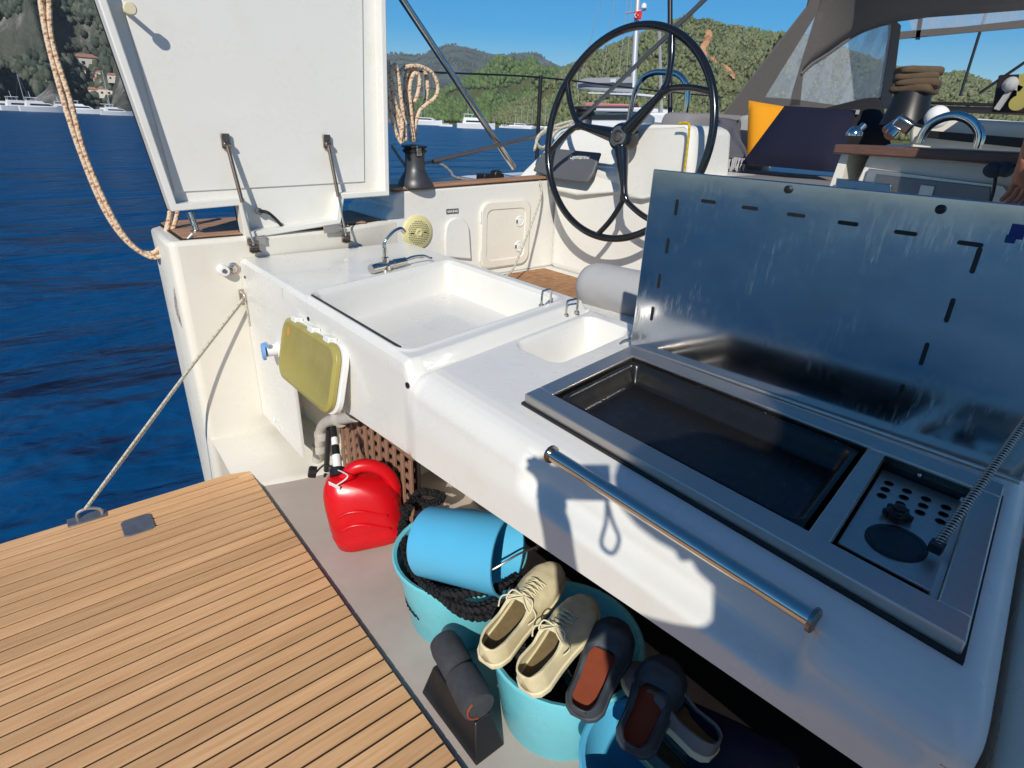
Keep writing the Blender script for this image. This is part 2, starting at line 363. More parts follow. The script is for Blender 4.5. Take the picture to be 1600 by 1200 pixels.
class Hill:
    def __init__(s, pts, d0, d1, amp, nscale, power=1., seed=0):
        q = [ang_of(*p) for p in pts]; q.sort(); s.a = [x[0] for x in q]; s.t = [x[1] for x in q]
        s.d0, s.d1, s.amp, s.ns, s.pw, s.seed = d0, d1, amp, nscale, power, seed
    def z(s, az, u):
        d = s.d0+(s.d1-s.d0)*u; T = float(np.interp(az, s.a, s.t)); H = EYE+T*s.d1-WATER
        x, y = d*math.sin(az), d*math.cos(az)
        if u <= 1: h = H*(u**s.pw)
        else: h = H*(1-(u-1)*1.6)
        k = min(1, u*5)*(1 if u < .55 else max(0.05, (1-u)/.45) if u < 1 else .05)
        n = mnoise.fractal(Vector((x*s.ns, y*s.ns, s.seed)), 1., 2., 5)
        rid = 1-abs(mnoise.noise(Vector((az*14+s.seed, u*.8, s.seed))))*2
        h += k*s.amp*(n+.5*(rid-.5))*min(1., H/s.amp/2.5)
        return Vector((x, y, WATER-1+max(h, 0)))
    def mesh(s, name, m, na, nu):
        a0, a1 = s.a[0], s.a[-1]; b = MB()
        rows = [[s.z(a0+(a1-a0)*i/na, (j/nu)*1.35) for j in range(nu+1)] for i in range(na+1)]
        b.grid(rows); o = b.build(name, m, ang=180); return struct(o)
    def hit(s, px, py):
        az, T = ang_of(px, py)
        for i in range(400):
            u = i/400; p = s.z(az, u)
            if (p.z-EYE)/math.hypot(p.x, p.y) >= T: return p
        return s.z(az, 1)
M['hill_left'] = hill_mat('rocky_forest_slope', (74, 80, 72), (96, 100, 90), (156, 152, 152), .50, .012)
M['hill_far'] = hill_mat('distant_mountain', (74, 86, 84), (92, 102, 94), (150, 148, 146), .60, .004)
M['hill_near'] = hill_mat('pine_hill', (74, 84, 48), (104, 108, 70), (142, 134, 104), .62, .012)
H_left = Hill([(-700, 40), (-420, -150), (-250, -190), (-60, -120), (60, -95), (130, -60), (230, -75), (330, 10), (420, 60), (520, 120), (620, 165)], 330, 1000, 60, .006, .95, 3)
H_far = Hill([(300, 150), (420, 100), (520, 90), (605, 82), (650, 87), (680, 76), (700, 70), (715, 69), (735, 75), (750, 79), (790, 86), (806, 82), (822, 80), (842, 85), (862, 96), (880, 104), (920, 118), (1000, 140), (1100, 170)], 1500, 2600, 45, .002, .9, 9)
H_mid = Hill([(560, 182), (620, 172), (655, 158), (700, 140), (740, 124), (790, 112), (830, 107), (868, 110), (880, 111), (905, 112), (950, 118), (1010, 150), (1090, 190)], 560, 1150, 45, .006, 1., 5)
H_near = Hill([(700, 190), (760, 182), (800, 165), (840, 140), (880, 108), (930, 82), (980, 60), (1030, 42), (1062, 32), (1100, 32), (1130, 38), (1170, 44), (1215, 52), (1260, 58), (1310, 72), (1360, 92), (1400, 107), (1425, 116), (1455, 122), (1482, 116), (1505, 114), (1530, 124), (1560, 132), (1620, 128), (1750, 110), (1950, 100), (2300, 160)], 420, 900, 42, .008, 1., 1)
H_left.mesh('mountain_slope', M['hill_left'], 220, 46)
H_far.mesh('distant_mountain', M['hill_far'], 240, 40)
H_mid.mesh('green_hill', M['hill_near'], 160, 44)
H_near.mesh('pine_hill', M['hill_near'], 320, 56)
# landslide scars on the near hill
SC = [([(1104, 47), (1113, 50), (1112, 62), (1107, 72), (1102, 82), (1108, 90), (1100, 92), (1093, 78), (1099, 66)]), ([(1110, 90), (1122, 98), (1118, 101), (1106, 93)]), ([(1128, 100), (1140, 108), (1152, 122), (1146, 126), (1136, 116), (1127, 107)])]
M['earth'] = mat('bare_orange_earth', lin(190, 140, 98), .95, var=.3, vscale=.2)
def in_poly(x, y, P):
    c = False; j = len(P)-1
    for i in range(len(P)):
        if (P[i][1] > y) != (P[j][1] > y) and x < (P[j][0]-P[i][0])*(y-P[i][1])/(P[j][1]-P[i][1])+P[i][0]: c = not c
        j = i
    return c
b = MB()
for P in SC:
    x0, x1 = min(p[0] for p in P), max(p[0] for p in P); y0, y1 = min(p[1] for p in P), max(p[1] for p in P); st = 1.5
    y = y0
    while y < y1:
        x = x0
        while x < x1:
            if in_poly(x+st/2, y+st/2, P):
                q = []
                for dx, dy in ((0, 0), (st*1.15, 0), (st*1.15, st*1.15), (0, st*1.15)):
                    h = H_near.hit(x+dx+random.uniform(-.3, .3), y+dy); q.append(h-ray(x, y).normalized()*4+Vector((0, 0, .8)))
                b.add(q, [(0, 1, 2, 3)])
            x += st
        y += st
struct(b.build('bare_earth_slide', M['earth'], recalc=False, smooth=False))
def to_px(p):
    c = RW.T @ np.array([p[0], p[1], p[2]-EYE]); return 800+F_PX*c[0]/c[2], 600+F_PX*c[1]/c[2]
# forest as joined stuff
def tree_mat():
    m = bpy.data.materials.new('pine_foliage'); m.use_nodes = True; t = m.node_tree; N = t.nodes; L = t.links; p = N['Principled BSDF']
    p.inputs['Roughness'].default_value = .9; p.inputs['Specular IOR Level'].default_value = .1
    at = N.new('ShaderNodeAttribute'); at.attribute_name = 'tint'
    tc = N.new('ShaderNodeTexCoord'); n = N.new('ShaderNodeTexNoise'); n.inputs['Scale'].default_value = .5; n.inputs['Detail'].default_value = 4; L.new(tc.outputs['Object'], n.inputs[0])
    h = N.new('ShaderNodeHueSaturation'); mr = N.new('ShaderNodeMapRange'); mr.inputs['To Min'].default_value = .6; mr.inputs['To Max'].default_value = 1.4
    L.new(n.outputs['Fac'], mr.inputs['Value']); L.new(mr.outputs[0], h.inputs['Value']); L.new(at.outputs['Color'], h.inputs['Color']); L.new(h.outputs[0], p.inputs['Base Color'])
    return m
M['tree'] = tree_mat()
_ph = (1+5**.5)/2
ICO_V = np.array([(-1, _ph, 0), (1, _ph, 0), (-1, -_ph, 0), (1, -_ph, 0), (0, -1, _ph), (0, 1, _ph), (0, -1, -_ph), (0, 1, -_ph), (_ph, 0, -1), (_ph, 0, 1), (-_ph, 0, -1), (-_ph, 0, 1)])/1.9
ICO_F = np.array([(0, 11, 5), (0, 5, 1), (0, 1, 7), (0, 7, 10), (0, 10, 11), (1, 5, 9), (5, 11, 4), (11, 10, 2), (10, 7, 6), (7, 1, 8), (3, 9, 4), (3, 4, 2), (3, 2, 6), (3, 6, 8), (3, 8, 9), (4, 9, 5), (2, 4, 11), (6, 2, 10), (8, 6, 7), (9, 8, 1)])
def forest(name, hill, n, px0, px1, size, cols, label, seed, dens=0.0, umin=.0, umax=1.02, minz=2.):
    rg = np.random.default_rng(seed); a0, a1 = az_of(px0), az_of(px1)
    Vs, Fs, Cs = [], [], []; k = 0
    tries = 0
    while k < n and tries < n*4:
        tries += 1
        az = rg.uniform(a0, a1); u = umin+(umax-umin)*rg.random()
        p = hill.z(az, u)
        if p.z < minz+WATER: continue
        if dens and mnoise.noise(Vector((p.x*.012, p.y*.012, p.z*.02))) < -dens+rg.random()*.35: continue
        if name == 'hillside_forest':
            qx, qy = to_px(p)
            if any(in_poly(qx, qy, P) for P in SC): continue
        sz = size*rg.uniform(.55, 1.25); sq = rg.uniform(.8, 1.5)
        v = ICO_V*(1+rg.uniform(-.3, .3, (12, 1)))*np.array([sz*.5, sz*.5, sz*.5*sq])+np.array([p.x, p.y, p.z+sz*.42*sq])
        Vs.append(v); Fs.append(ICO_F+12*k); c = cols[rg.integers(len(cols))]; f = rg.uniform(.85, 1.15); Cs.append(np.tile(np.array([c[0]*f, c[1]*f, c[2]*f, 1.]), (12, 1))); k += 1
    v = np.concatenate(Vs).astype(np.float32); f = np.concatenate(Fs).astype(np.int32)
    me = bpy.data.meshes.new(name); me.vertices.add(len(v)); me.vertices.foreach_set('co', v.ravel())
    me.loops.add(f.size); me.loops.foreach_set('vertex_index', f.ravel()); me.polygons.add(len(f)); me.polygons.foreach_set('loop_start', np.arange(0, f.size, 3, dtype=np.int32))
    me.update(calc_edges=True)
    ca = me.color_attributes.new('tint', 'FLOAT_COLOR', 'POINT'); ca.data.foreach_set('color', np.concatenate(Cs).astype(np.float32).ravel())
    me.materials.append(M['tree']); o = bpy.data.objects.new(name, me); COL.objects.link(o); o['kind'] = 'stuff'; tag(o, label, 'forest'); return o
G = [lin(96, 106, 68), lin(104, 112, 74), lin(110, 116, 80), lin(90, 100, 66), lin(116, 118, 86)]
forest('hillside_forest', H_near, 42000, 690, 1750, 3.3, G, 'pine forest covering the steep hill behind the cockpit', 1, .6)
GM = [lin(80, 102, 58), lin(88, 110, 60), lin(76, 96, 56), lin(94, 112, 68)]
forest('green_hill_forest', H_mid, 15000, 560, 1000, 6., GM, 'bright green woodland on the lower hill across the bay', 2, .3)
GL = [lin(66, 76, 66), lin(76, 84, 72), lin(84, 90, 80), lin(60, 68, 64)]
forest('mountain_forest', H_left, 13000, -120, 240, 4.6, GL, 'dark scrub forest on the rocky mountain at left', 3, .02, umax=.8)
GF = [lin(70, 82, 78), lin(80, 90, 84)]
forest('distant_forest', H_far, 9000, 590, 910, 6., GF, 'hazy forest on the distant grey mountain', 4, .1)

# ================================================================== boats and houses along the shore
def shore(px, dist):   # point on the water under that pixel column
    a = az_of(px); return Vector((dist*math.sin(a), dist*math.cos(a), WATER))
def hull_rings(L, Bm, Hh, c, hd, sheer=.25):
    f = Vector((math.cos(hd), math.sin(hd), 0)); s = Vector((-f.y, f.x, 0)); rings = []
    for t, w, zt in ((-.5, .78, 1.), (-.25, .98, .98), (0, 1., 1.), (.25, .82, 1.08), (.42, .4, 1.2), (.5, .04, 1.3)):
        q = c+f*(t*L); wb = w*.72
        rings.append([q+s*(Bm/2*w)+V(0, 0, Hh*zt), q+s*(Bm/2*wb)+V(0, 0, -.2), q-s*(Bm/2*wb)+V(0, 0, -.2), q-s*(Bm/2*w)+V(0, 0, Hh*zt)])
    return rings, f, s
def motor_yacht(px, dist, L, hd, label, group, fly=True):
    c = shore(px, dist); t = thing('motor_yacht', label, 'yacht', c, group); Bm = L*.27; Hh = L*.12
    r, f, s = hull_rings(L, Bm, Hh, c, hd); MB().loft(r).build('hull', M['boat'], t)
    def deckbox(x0, x1, w, z0, z1, rake):
        b_ = [c+f*(x0*L)-s*(w*Bm/2)+V(0, 0, z0*Hh), c+f*(x1*L)-s*(w*Bm/2)+V(0, 0, z0*Hh), c+f*(x1*L)+s*(w*Bm/2)+V(0, 0, z0*Hh), c+f*(x0*L)+s*(w*Bm/2)+V(0, 0, z0*Hh)]
        t_ = [p+V(0, 0, (z1-z0)*Hh) for p in b_]; k = f*(rake*L); t_[1] -= k; t_[2] -= k
        t_ = [q+(c+V(0, 0, q.z-c.z)-q)*.06 for q in t_]
        return MB().hexa(b_, t_)
    deckbox(-.36, .28, .8, .98, 1.75, .12).build('cabin', M['boat'], t)
    deckbox(-.28, .215, .83, 1.25, 1.58, .06).build('cabin_window', M['boat_glass'], t)
    if fly:
        deckbox(-.34, .06, .7, 1.76, 2.15, .06).build('flybridge', M['boat'], t)
        deckbox(-.34, -.08, .72, 2.75, 2.83, .0).build('hard_top', M['boat'], t)
        for q in (-.32, -.12):
            MB().cyl(c+f*(q*L)+s*(.25*Bm)+V(0, 0, 2.1*Hh), c+f*(q*L+.2)+s*(.25*Bm)+V(0, 0, 2.78*Hh), .06, n=6).build('post', M['boat'], t)
            MB().cyl(c+f*(q*L)-s*(.25*Bm)+V(0, 0, 2.1*Hh), c+f*(q*L+.2)-s*(.25*Bm)+V(0, 0, 2.78*Hh), .06, n=6).build('post', M['boat'], t)
    MB().cyl(c-f*(.2*L)+V(0, 0, 2.1*Hh), c-f*(.22*L)+V(0, 0, 4.*Hh), .07, .04, n=6).build('aerial', M['boat'], t)
    return t
def sail_yacht(px, dist, L, hd, label, group, mast=1.25):
    c = shore(px, dist); t = thing('sailing_yacht', label, 'sailboat', c, group); Bm = L*.3; Hh = L*.1
    r, f, s = hull_rings(L, Bm, Hh, c, hd); MB().loft(r).build('hull', M['boat'], t)
    b_ = [c+f*(x*L)+s*(w*Bm/2)+V(0, 0, Hh) for x, w in ((-.25, -.6), (.2, -.5), (.2, .5), (-.25, .6))]
    t_ = [p+V(0, 0, .55*Hh) for p in b_]; t_[1] -= f*(.05*L); t_[2] -= f*(.05*L); MB().hexa(b_, t_).build('cabin', M['boat'], t)
    m0 = c+f*(.08*L)+V(0, 0, Hh); MB().cyl(m0, m0+V(0, 0, L*mast), L*.009, L*.006, n=6).build('mast', M['wood_mast'], t)
    MB().cyl(m0+V(0, 0, Hh*1.4), m0-f*(.42*L)+V(0, 0, Hh*1.5), L*.016, L*.012, n=6).build('boom', M['boat_grey'], t)
    w = MB()
    for e in (f*(.42*L), f*(-.58*L)): w.cyl(m0+V(0, 0, L*mast*.98), m0+e+V(0, 0, .1*Hh), .02, n=4)
    w.build('rigging', M['boat_grey'], t); return t
GY = 'motor yachts moored under the mountain'
for px, di, L, hd, lb in ((8, 300, 15, .1, 'white motor yacht cut by the left edge of the picture'), (36, 292, 17, .25, 'white motor yacht second from the left edge under the mountain'),
        (66, 285, 17, .2, 'white motor yacht just left of the hanging tan rope'), (104, 300, 14, .15, 'white motor yacht just behind the hanging tan rope'), (130, 276, 15, -.1, 'pale grey white motor yacht right of the tan rope'), (182, 250, 12, .2, 'small white motor yacht partly hidden by the raised lid')):
    motor_yacht(px, di, L*.8, az_of(px)*-1+hd, lb, GY)
for px, di, L, lb in ((38, 310, 12, 'sailing yacht with bare mast among leftmost motor yachts'), (170, 285, 14, 'sailing yacht with tall mast next to the raised lid')):
    sail_yacht(px, di, L, .4, lb, 'sailing yachts moored under the mountain', .95)
motor_yacht(744, 265, 16, az_of(744)*-1+.1, 'large white motor yacht on the bay right of the tan rope coil', 'boats across the bay')
motor_yacht(630, 420, 17, .6, 'white boat seen through the tan rope coil', 'boats across the bay', False)
motor_yacht(668, 400, 20, .6, 'long low white boat right of the rope coil', 'boats across the bay', False)
motor_yacht(697, 330, 7, .6, 'tiny white boat left of the large motor yacht', 'boats across the bay', False)
motor_yacht(790, 430, 9, .5, 'small white boat right of the large motor yacht', 'boats across the bay', False)
motor_yacht(815, 420, 14, .6, 'low white boat left of the dark stanchion', 'boats across the bay', False)
for i, (px, mt) in enumerate(((661, 2.4), (803, .9), (812, 1.), (822, 1.05), (829, .95), (850, 1.1), (856, .9))):
    sail_yacht(px, 415+3*i, 13, .8+.2*i, ['sailing yacht with very tall mast in the rope coil gap', 'first of the row of masts left of the stanchion', 'second mast of the row left of the stanchion', 'third mast of the row left of the stanchion', 'sailing yacht directly left of the dark stanchion', 'sailing yacht right of the stanchion beside wheel rim', 'sailing yacht showing at the left edge of the wheel rim'][i], 'sailing yachts at the far marina', mt)
def house(hill, px, py, w, label, group):
    w *= .72; p = hill.hit(px, py); t = thing('house', label, 'house', p-V(0, 0, 1), group); a = az_of(px)+random.uniform(-.4, .4)
    R = Euler((0, 0, -a)).to_matrix(); h = w*.55; d = w*.7
    MB().box(p+V(0, 0, h/2-.5), (w, d, h+1), M=R).build('wall', M['house'], t)
    q = [p+R @ V(x*w*.55, y*d*.58, h) for x, y in ((-1, -1), (1, -1), (1, 1), (-1, 1))]; rg = [p+R @ V(x*w*.35, 0, h+w*.2) for x in (-1, 1)]
    MB().add(q+rg, [(0, 1, 5, 4), (2, 3, 4, 5), (1, 2, 5), (3, 0, 4), (0, 3, 2, 1)]).build('roof', M['roof'] if w < 15 else M['house'], t, smooth=False)
    for k in (-.25, .25): MB().box(p+R @ V(k*w, -d/2-.03, h*.5), (w*.16, .1, h*.3), M=R).build('window', M['boat_glass'], t)
ORD = ['first', 'second', 'third', 'fourth', 'fifth', 'sixth', 'seventh', 'eighth', 'ninth', 'tenth', 'eleventh', 'twelfth']
for i, (px, py, w) in enumerate(HL_ := ((138, 108, 15), (118, 116, 7), (130, 124, 8), (146, 130, 8), (155, 132, 7), (160, 122, 7), (165, 136, 7), (178, 128, 8), (108, 110, 6), (150, 152, 10), (168, 151, 10), (35, 107, 5))):
    house(H_left, px, py, w, 'largest pale house high on the mountain slope right of the rope' if i == 0 else ORD[sorted(q[0] for q in HL_).index(px)]+' small pale house from the left on the mountain slope', 'houses on the mountain slope')
for i, (px, py, w) in enumerate(HM_ := ((700, 183, 12), (718, 179, 9), (735, 177, 9), (760, 180, 9), (640, 184, 10), (775, 183, 8), (690, 178, 7))):
    house(H_mid, px, py, w, ORD[sorted(q[0] for q in HM_).index(px)]+' pale house from the left at the foot of the green hill', 'houses across the bay')
# ================================================================== the yacht: stern structure
CZ, DK, SOLE, FL = .9, 1.0, .6, -.016
def sstep(a, b_, x):
    t = min(1, max(0, (x-a)/(b_-a))); return t*t*(3-2*t)
# --- stowage floor and the moulded ledge that climbs to the hull side
b = MB(); b.box((-.5, .9, FL-.02), (3.9, .704, .04)); struct(b.build('stowage_floor', M['floor'], bevel=.004))
b = MB(); rows = []
for i in range(41):
    y = .46+(1.25-.46)*i/40; r = []
    for j in range(31):
        x = -2.81+(.58)*j/30
        edge = -2.36+.10*math.sin((y-.5)*3.2)
        r.append(V(x, y, FL-.012+.05*sstep(0, .42, edge-x)+.02*sstep(-.03, .03, edge-x)))
    rows.append(r)
b.grid(rows); struct(b.build('moulded_ledge', M['gel_y'], ang=180))
b = MB(); b.box((-2.1, 1.27, .3), (1.4, .04, .75)); b.box((-2.42, .94, .26), (.80, .03, .60)); b.box((-2.03, 1.1, .26), (.03, .30, .60)); struct(b.build('stowage_back_wall', M['gel_y']))
b = MB(); b.box((-.68, 1.545, .25), (1.5, .03, .62)); b.box((-1.41, 1.42, .25), (.03, .26, .62)); b.box((-.68, 1.39, FL-.015), (1.5, .29, .03)); struct(b.build('stowage_recess', M['recess_shade']))  # cavity darkness is put into the wall and floor colour
# --- hull side with deck (plan outline of the inner edge), aft end rounded
inner = [(-2.8, .462), (-2.8, .75), (-2.82, 1.25), (-2.93, 1.5), (-2.95, 1.62)]
b = MB(); outer = [(-3.42, 1.62), (-3.36, 1.1), (-3.28, .50), (-3.22, .455), (-2.83, .445)]
poly = [V(x, y, -.5) for x, y in inner+outer]
b.prism(poly, V(0, 0, 1.0-.004+.5)); struct(b.build('hull_side', M['gel_y'], bevel=.02, seg=3))
# deck teak planks, each its own piece, on a black caulk bed
bed = MB(); bed.prism([V(-2.83, .5, .997), V(-2.83, 1.2, .997), V(-2.96, 1.52, .997), V(-3.36, 1.52, .997), V(-3.27, .5, .997)], V(0, 0, .004)); bed = struct(bed.build('side_deck', M['caulk']))
pl = MB(); pl.box((0, 0, 0), (.049, 1.0, .006)); me_deck = None
for i in range(9):
    x = -2.865-.055*i; y1 = 1.5 if x < -2.95 else 1.2+(-2.83-x)*2.2
    q = MB(); q.box((x, (.515+y1)/2, 1.003), (.049, y1-.515, .006)); q.build('plank', M['teak_dark'], bed, bevel=.001)
# --- cockpit port side, coaming with teak capping
prof = [(1.545, .60), (1.545, .98), (1.555, 1.02), (1.60, 1.06), (1.60, 1.10), (1.615, 1.135), (1.66, 1.15), (3.4, 1.20), (3.4, .60)]
b = MB(); b.prism([V(-2.95, y, z) for y, z in prof], V(-.5, 0, 0)); coam = struct(b.build('cockpit_side', M['gel'], bevel=.015, seg=3))
b = MB(); b.prism([V(-2.94, 1.60, 1.152), V(-2.94, 2.76, 1.188), V(-3.05, 2.76, 1.188), V(-3.05, 1.60, 1.152)], V(0, 0, .016)); b.build('teak_capping', M['teak_dark'], coam, bevel=.004)
b = MB(); b.box((-3.24, 2.2, 1.150), (.36, 1.2, .04)); b.build('side_deck_top', M['alu'], coam, bevel=.01)
# --- cockpit sole and the teak piece set in it
b = MB(); b.box((-.7, 4.2, SOLE-.03), (4.6, 5.2, .06)); sole = struct(b.build('cockpit_sole', M['gel'], bevel=.005))
b = MB(); b.box((-2.5, 2.42, SOLE+.003), (.8, .56, .006)); tg = b.build('teak_bed', M['caulk'], sole)
for i in range(11):
    q = MB(); x0, x1 = -2.89, -2.11; y = 2.165+.051*i
    q.box(((x0+x1)/2, y, SOLE+.008), (x1-x0, .046, .008)); q.build('plank', M['teak_x'], sole, bevel=.001)
# --- walkway step between the counters, right of the counter
b = MB(); b.prism([V(.056, .73, FL), V(1.0, .73, FL), V(1.0, 2.2, FL), V(-.075, 2.2, FL), V(-.075, 1.62, FL), V(-.06, 1.6, FL)], V(0, 0, .80)); struct(b.build('walkway_step', M['gel_y'], bevel=.03, seg=3))
# --- outer starboard body of the boat (mostly out of view)
b = MB(); b.box((-.3, 5.2, .2), (5.4, 7.0, .7)); struct(b.build('hull', M['gel']))

# ================================================================== teak swim platform
sp = thing('swim_platform', 'fold-down teak swim platform with dark caulked seams in the foreground', 'swim platform', (-.8, 0, -.06))
b = MB(); b.prism([V(-2.535, .545, -.075), V(1.2, .545, -.075), V(1.2, -1.25, -.075), V(-2.515, -1.25, -.075)], V(0, 0, .066)); b.build('platform_body', M['gel'], sp, bevel=.012, seg=3)
b = MB(); b.box((-.66, -.35, -.0052), (3.70, 1.775, .007)); b.build('caulk_bed', M['caulk'], sp)
q = MB(); q.box((0, 0, 0), (.0466, 1.775, .006)); base_plank = q.build('plank', M['teak'], sp, bevel=.0008, seg=1)
base_plank.location = V(-2.483, -.35, -.003)-WL[sp.name]
for i in range(1, 67):
    o = base_plank.copy(); COL.objects.link(o); o.parent = sp; o.location = V(-2.483+.0552*i, -.35, -.003)-WL[sp.name]
b = MB(); b.box((-.66, .5405, -.021), (3.72, .003, .038)); b.build('hinge_edge', M['alu'], sp, bevel=.001)
c = (pz(190, 820, 0)+pz(235, 798, 0)+pz(240, 825, 0)+pz(195, 838, 0))/4
b = MB(); b.plate(rrect(.115, .105, .018), c+V(.01, 0, .001), (1, 0, 0), (0, 1, 0), .007); b.build('hinge_pad', M['greypad'], sp, bevel=.002)
b = MB(); b.box((-2.50, -.08, .002), (.06, .13, .012)); pe = b.build('line_bracket', M['greypad'], sp, bevel=.003)
b = MB(); b.tube(spline([(-2.51, -.11, .005), (-2.505, -.105, .035), (-2.50, -.07, .045), (-2.495, -.035, .03), (-2.49, -.03, .005)]), .006); b.build('eye', M['steel'], sp)

# ================================================================== galley counter (one moulded body)
KX = [-2.8, -2.5, -2.067, -1.385, -1.29, -.957, -.03, .6]; KV = [0, .12, .30, .197, .20, .157, .14, .1]
def shear(xp, y): return xp-float(np.interp(xp, KX, KV))*max(0, y-.77)
def rsdf(x, y, x0, x1, y0, y1, r):
    dx = abs(x-(x0+x1)/2)-(x1-x0)/2+r; dy = abs(y-(y0+y1)/2)-(y1-y0)/2+r
    return math.hypot(max(dx, 0), max(dy, 0))+min(max(dx, dy), 0)-r
GUT = -1.29
def zbot(x):
    if x < -2.262: return .115
    return float(np.interp(x, [-2.26, -1.68, -.8, -.44, -.07, .3], [.50, .575, .655, .69, .722, .735]))
def top_z(xp, y):
    z = CZ-.03*sstep(GUT-.025, GUT+.012, xp)-.012*math.exp(-((xp-GUT-.012)/.010)**2)
    d = rsdf(xp, y, -2.067, -1.385, .769, 1.508, .035)
    z += -.125*sstep(0.004, -.034, d)-.006*sstep(.03, 0, d)*(1 if d > 0 else 1)+.006*math.exp(-((d-.022)/.012)**2)
    z += -.02*sstep(-.02, -.4, d)*0
    d2 = rsdf(xp, y, -1.242, -1.045, 1.10, 1.535, .045); z += -.13*sstep(.004, -.045, d2)
    d3 = rsdf(xp, y, -.925, -.075, .895, 1.30, .02); z += -.16*sstep(0, -.012, d3)
    return z
def dense(vals, lo, hi, st, fine, wid):
    xs = set(); x = lo
    while x < hi+1e-6: xs.add(round(x, 4)); x += st
    for v in vals:
        k = v-wid
        while k <= v+wid: xs.add(round(k, 4)); k += fine
    return sorted(q for q in xs if lo-1e-6 <= q <= hi+1e-6)
xs = dense([-2.067, -1.385, -1.242, -1.045, -.925, -.075, GUT], -2.798, .0, .025, .004, .04)
xs = sorted(set(xs+[-2.263, -2.2615])); XE = .0
ys = dense([.769, 1.508, 1.10, 1.535, .895, 1.30], .88, 1.575, .025, .004, .04)
ysf = dense([.769], .70, .875, .02, .004, .04)
rows = []
def counter_section(xp, ins=0.):
    w = sstep(GUT-.03, GUT+.05, xp); pts = []
    # from the cockpit side over the top to the front edge
    tz = lambda y: top_z(xp, y)
    pts += [(1.60, SOLE-.02), (1.60, .84), (1.592, .868)]
    yy = sorted(set(ys+ysf), reverse=True)
    for y in yy:
        if y < .7199: continue
        z = tz(y)
        if y < .86:
            zr = np.interp(y, [.72, .735, .75, .765, .785, .81, .86], [.815, .838, .852, .860, .866, .869, .87])
            z = z*(1-w)+w*min(z, float(zr))
        e = sstep(.742, .72, y)*.012*(1-w)
        pts.append((y, z-e))
    zb = zbot(xp); z0 = pts[-1][1]
    for k in range(1, 15):
        t = k/14; z = z0+(zb-z0)*t
        yl = .7165; yr = .72-.012*sstep(0, .5, t)
        pts.append((yl*(1-w)+yr*w, z))
    zu = max(zb, .5); pts += [(.717, zb-.004), (.724, zb-.005), (.729, zb-.003), (.731, zu-.002), (.76, zu), (1.53, zu+.01)]
    return pts
RX0, RX1 = -.775, -.185
for xp in xs:
    r = []
    for y, z in counter_section(xp):
        x = shear(xp, y) if z > .6 or y < 1.0 else shear(xp, y)
        # rail recess pressed into the sloped front
        if y < .87 and z > .7:
            k = sstep(RX0-.025, RX0+.015, x)*sstep(RX1+.02, RX1-.015, x)
            s = sstep(.748, .795, z)*sstep(.856, .838, z)
            y += .036*k*s; z -= .012*k*s
        r.append(V(x, y, z))
    rows.append(r)
# rounded right end
last = rows[-1]; n_end = 7
for i in range(1, n_end+1):
    a = math.pi/2*i/n_end; dx = .05*math.sin(a); dn = .05*(1-math.cos(a))
    rows.append([V(p.x+dx, min(max(p.y, .72+dn*.6), 1.6-dn*.6), p.z-(dn if p.z > .8 else 0)) for p in last])
rows.append([V(p.x, p.y, SOLE-.02 if p.z > SOLE-.02 else p.z) for p in rows[-1]])
b = MB(); b.grid(rows)
gc = thing('galley_counter', 'white moulded stern counter with two sinks, built round the griddle', 'counter', (-1.3, 1.15, .1))
b.build('counter_body', M['gel'], gc, ang=50)
def screw(p, n, r=.008, par=None):
    o = MB(); o.lathe([(r, 0), (r, .003), (r*.5, .0045)], p, n, 12); return o.build('screw', M['dkmetal'], par or gc)
for px_, py_, r in ((383, 433, .006), (395, 589, .006), (482, 498, .008), (637, 602, .009)): screw(pY(px_, py_, .7155), (0, -1, 0), r)
p = pY(429, 655, .7155); b = MB(); b.lathe([(.015, 0), (.015, .004), (.009, .005), (.009, -.004)], p, (0, -1, 0), 16); b.build('drain_hole', M['white'], gc)
# drip slot along the sink front
p0, p1 = V(-2.05, .757, .9025), V(-1.40, .757, .9025)
b = MB(); b.tube([p0, p1], .0045, 8); b.build('drip_seal', M['dkmetal'], gc)
# steel grab rail in its recess
r0, r1 = pz(862, 710, .86), pz(1270, 968, .86)
b = MB(); b.tube([r0, r0.lerp(r1, .5), r1], .0145, 20); gr = b.build('grab_rail', M['chrome'], gc)
for q, d in ((r0, -1), (r1, 1)):
    b = MB(); b.lathe([(.02, -.002), (.02, .004), (.0155, .006)], q, (r1-r0)*d, 16); b.build('rail_collar', M['rusty'], gr)

# ================================================================== griddle
c00, c10, c01, c11 = V(-.957, .853, 0), V(-.033, .83, 0), V(-1.034, 1.343, 0), V(-.106, 1.352, 0)
def G(u, v, z): p = c00*(1-u)*(1-v)+c10*u*(1-v)+c01*(1-u)*v+c11*u*v; return V(p.x, p.y, z)
gd = thing('griddle', 'built-in stainless griddle with black pan and its steel lid raised', 'griddle', G(.5, .5, .75))
U0, U1, V0, V1 = .055, .955, .115, .885
b = MB()
for (a0, a1, e0, e1) in ((0, 1, 0, V0), (0, 1, V1, 1), (0, U0, V0, V1), (U1, 1, V0, V1)):
    q = [G(a0, e0, .874), G(a1, e0, .874), G(a1, e1, .874), G(a0, e1, .874)]; b.hexa(q, [p+V(0, 0, .026) for p in q])
b.build('frame', M['steel'], gd, bevel=.003)
b = MB()   # black seal under the frame
for (a0, a1, e0, e1) in ((-.006, 1.006, -.012, .05), (-.006, .03, .05, 1), (.97, 1.006, .05, 1)):
    q = [G(a0, e0, .866), G(a1, e0, .866), G(a1, e1, .866), G(a0, e1, .866)]; b.hexa(q, [p+V(0, 0, .010) for p in q])
b.build('seal', M['black'], gd)
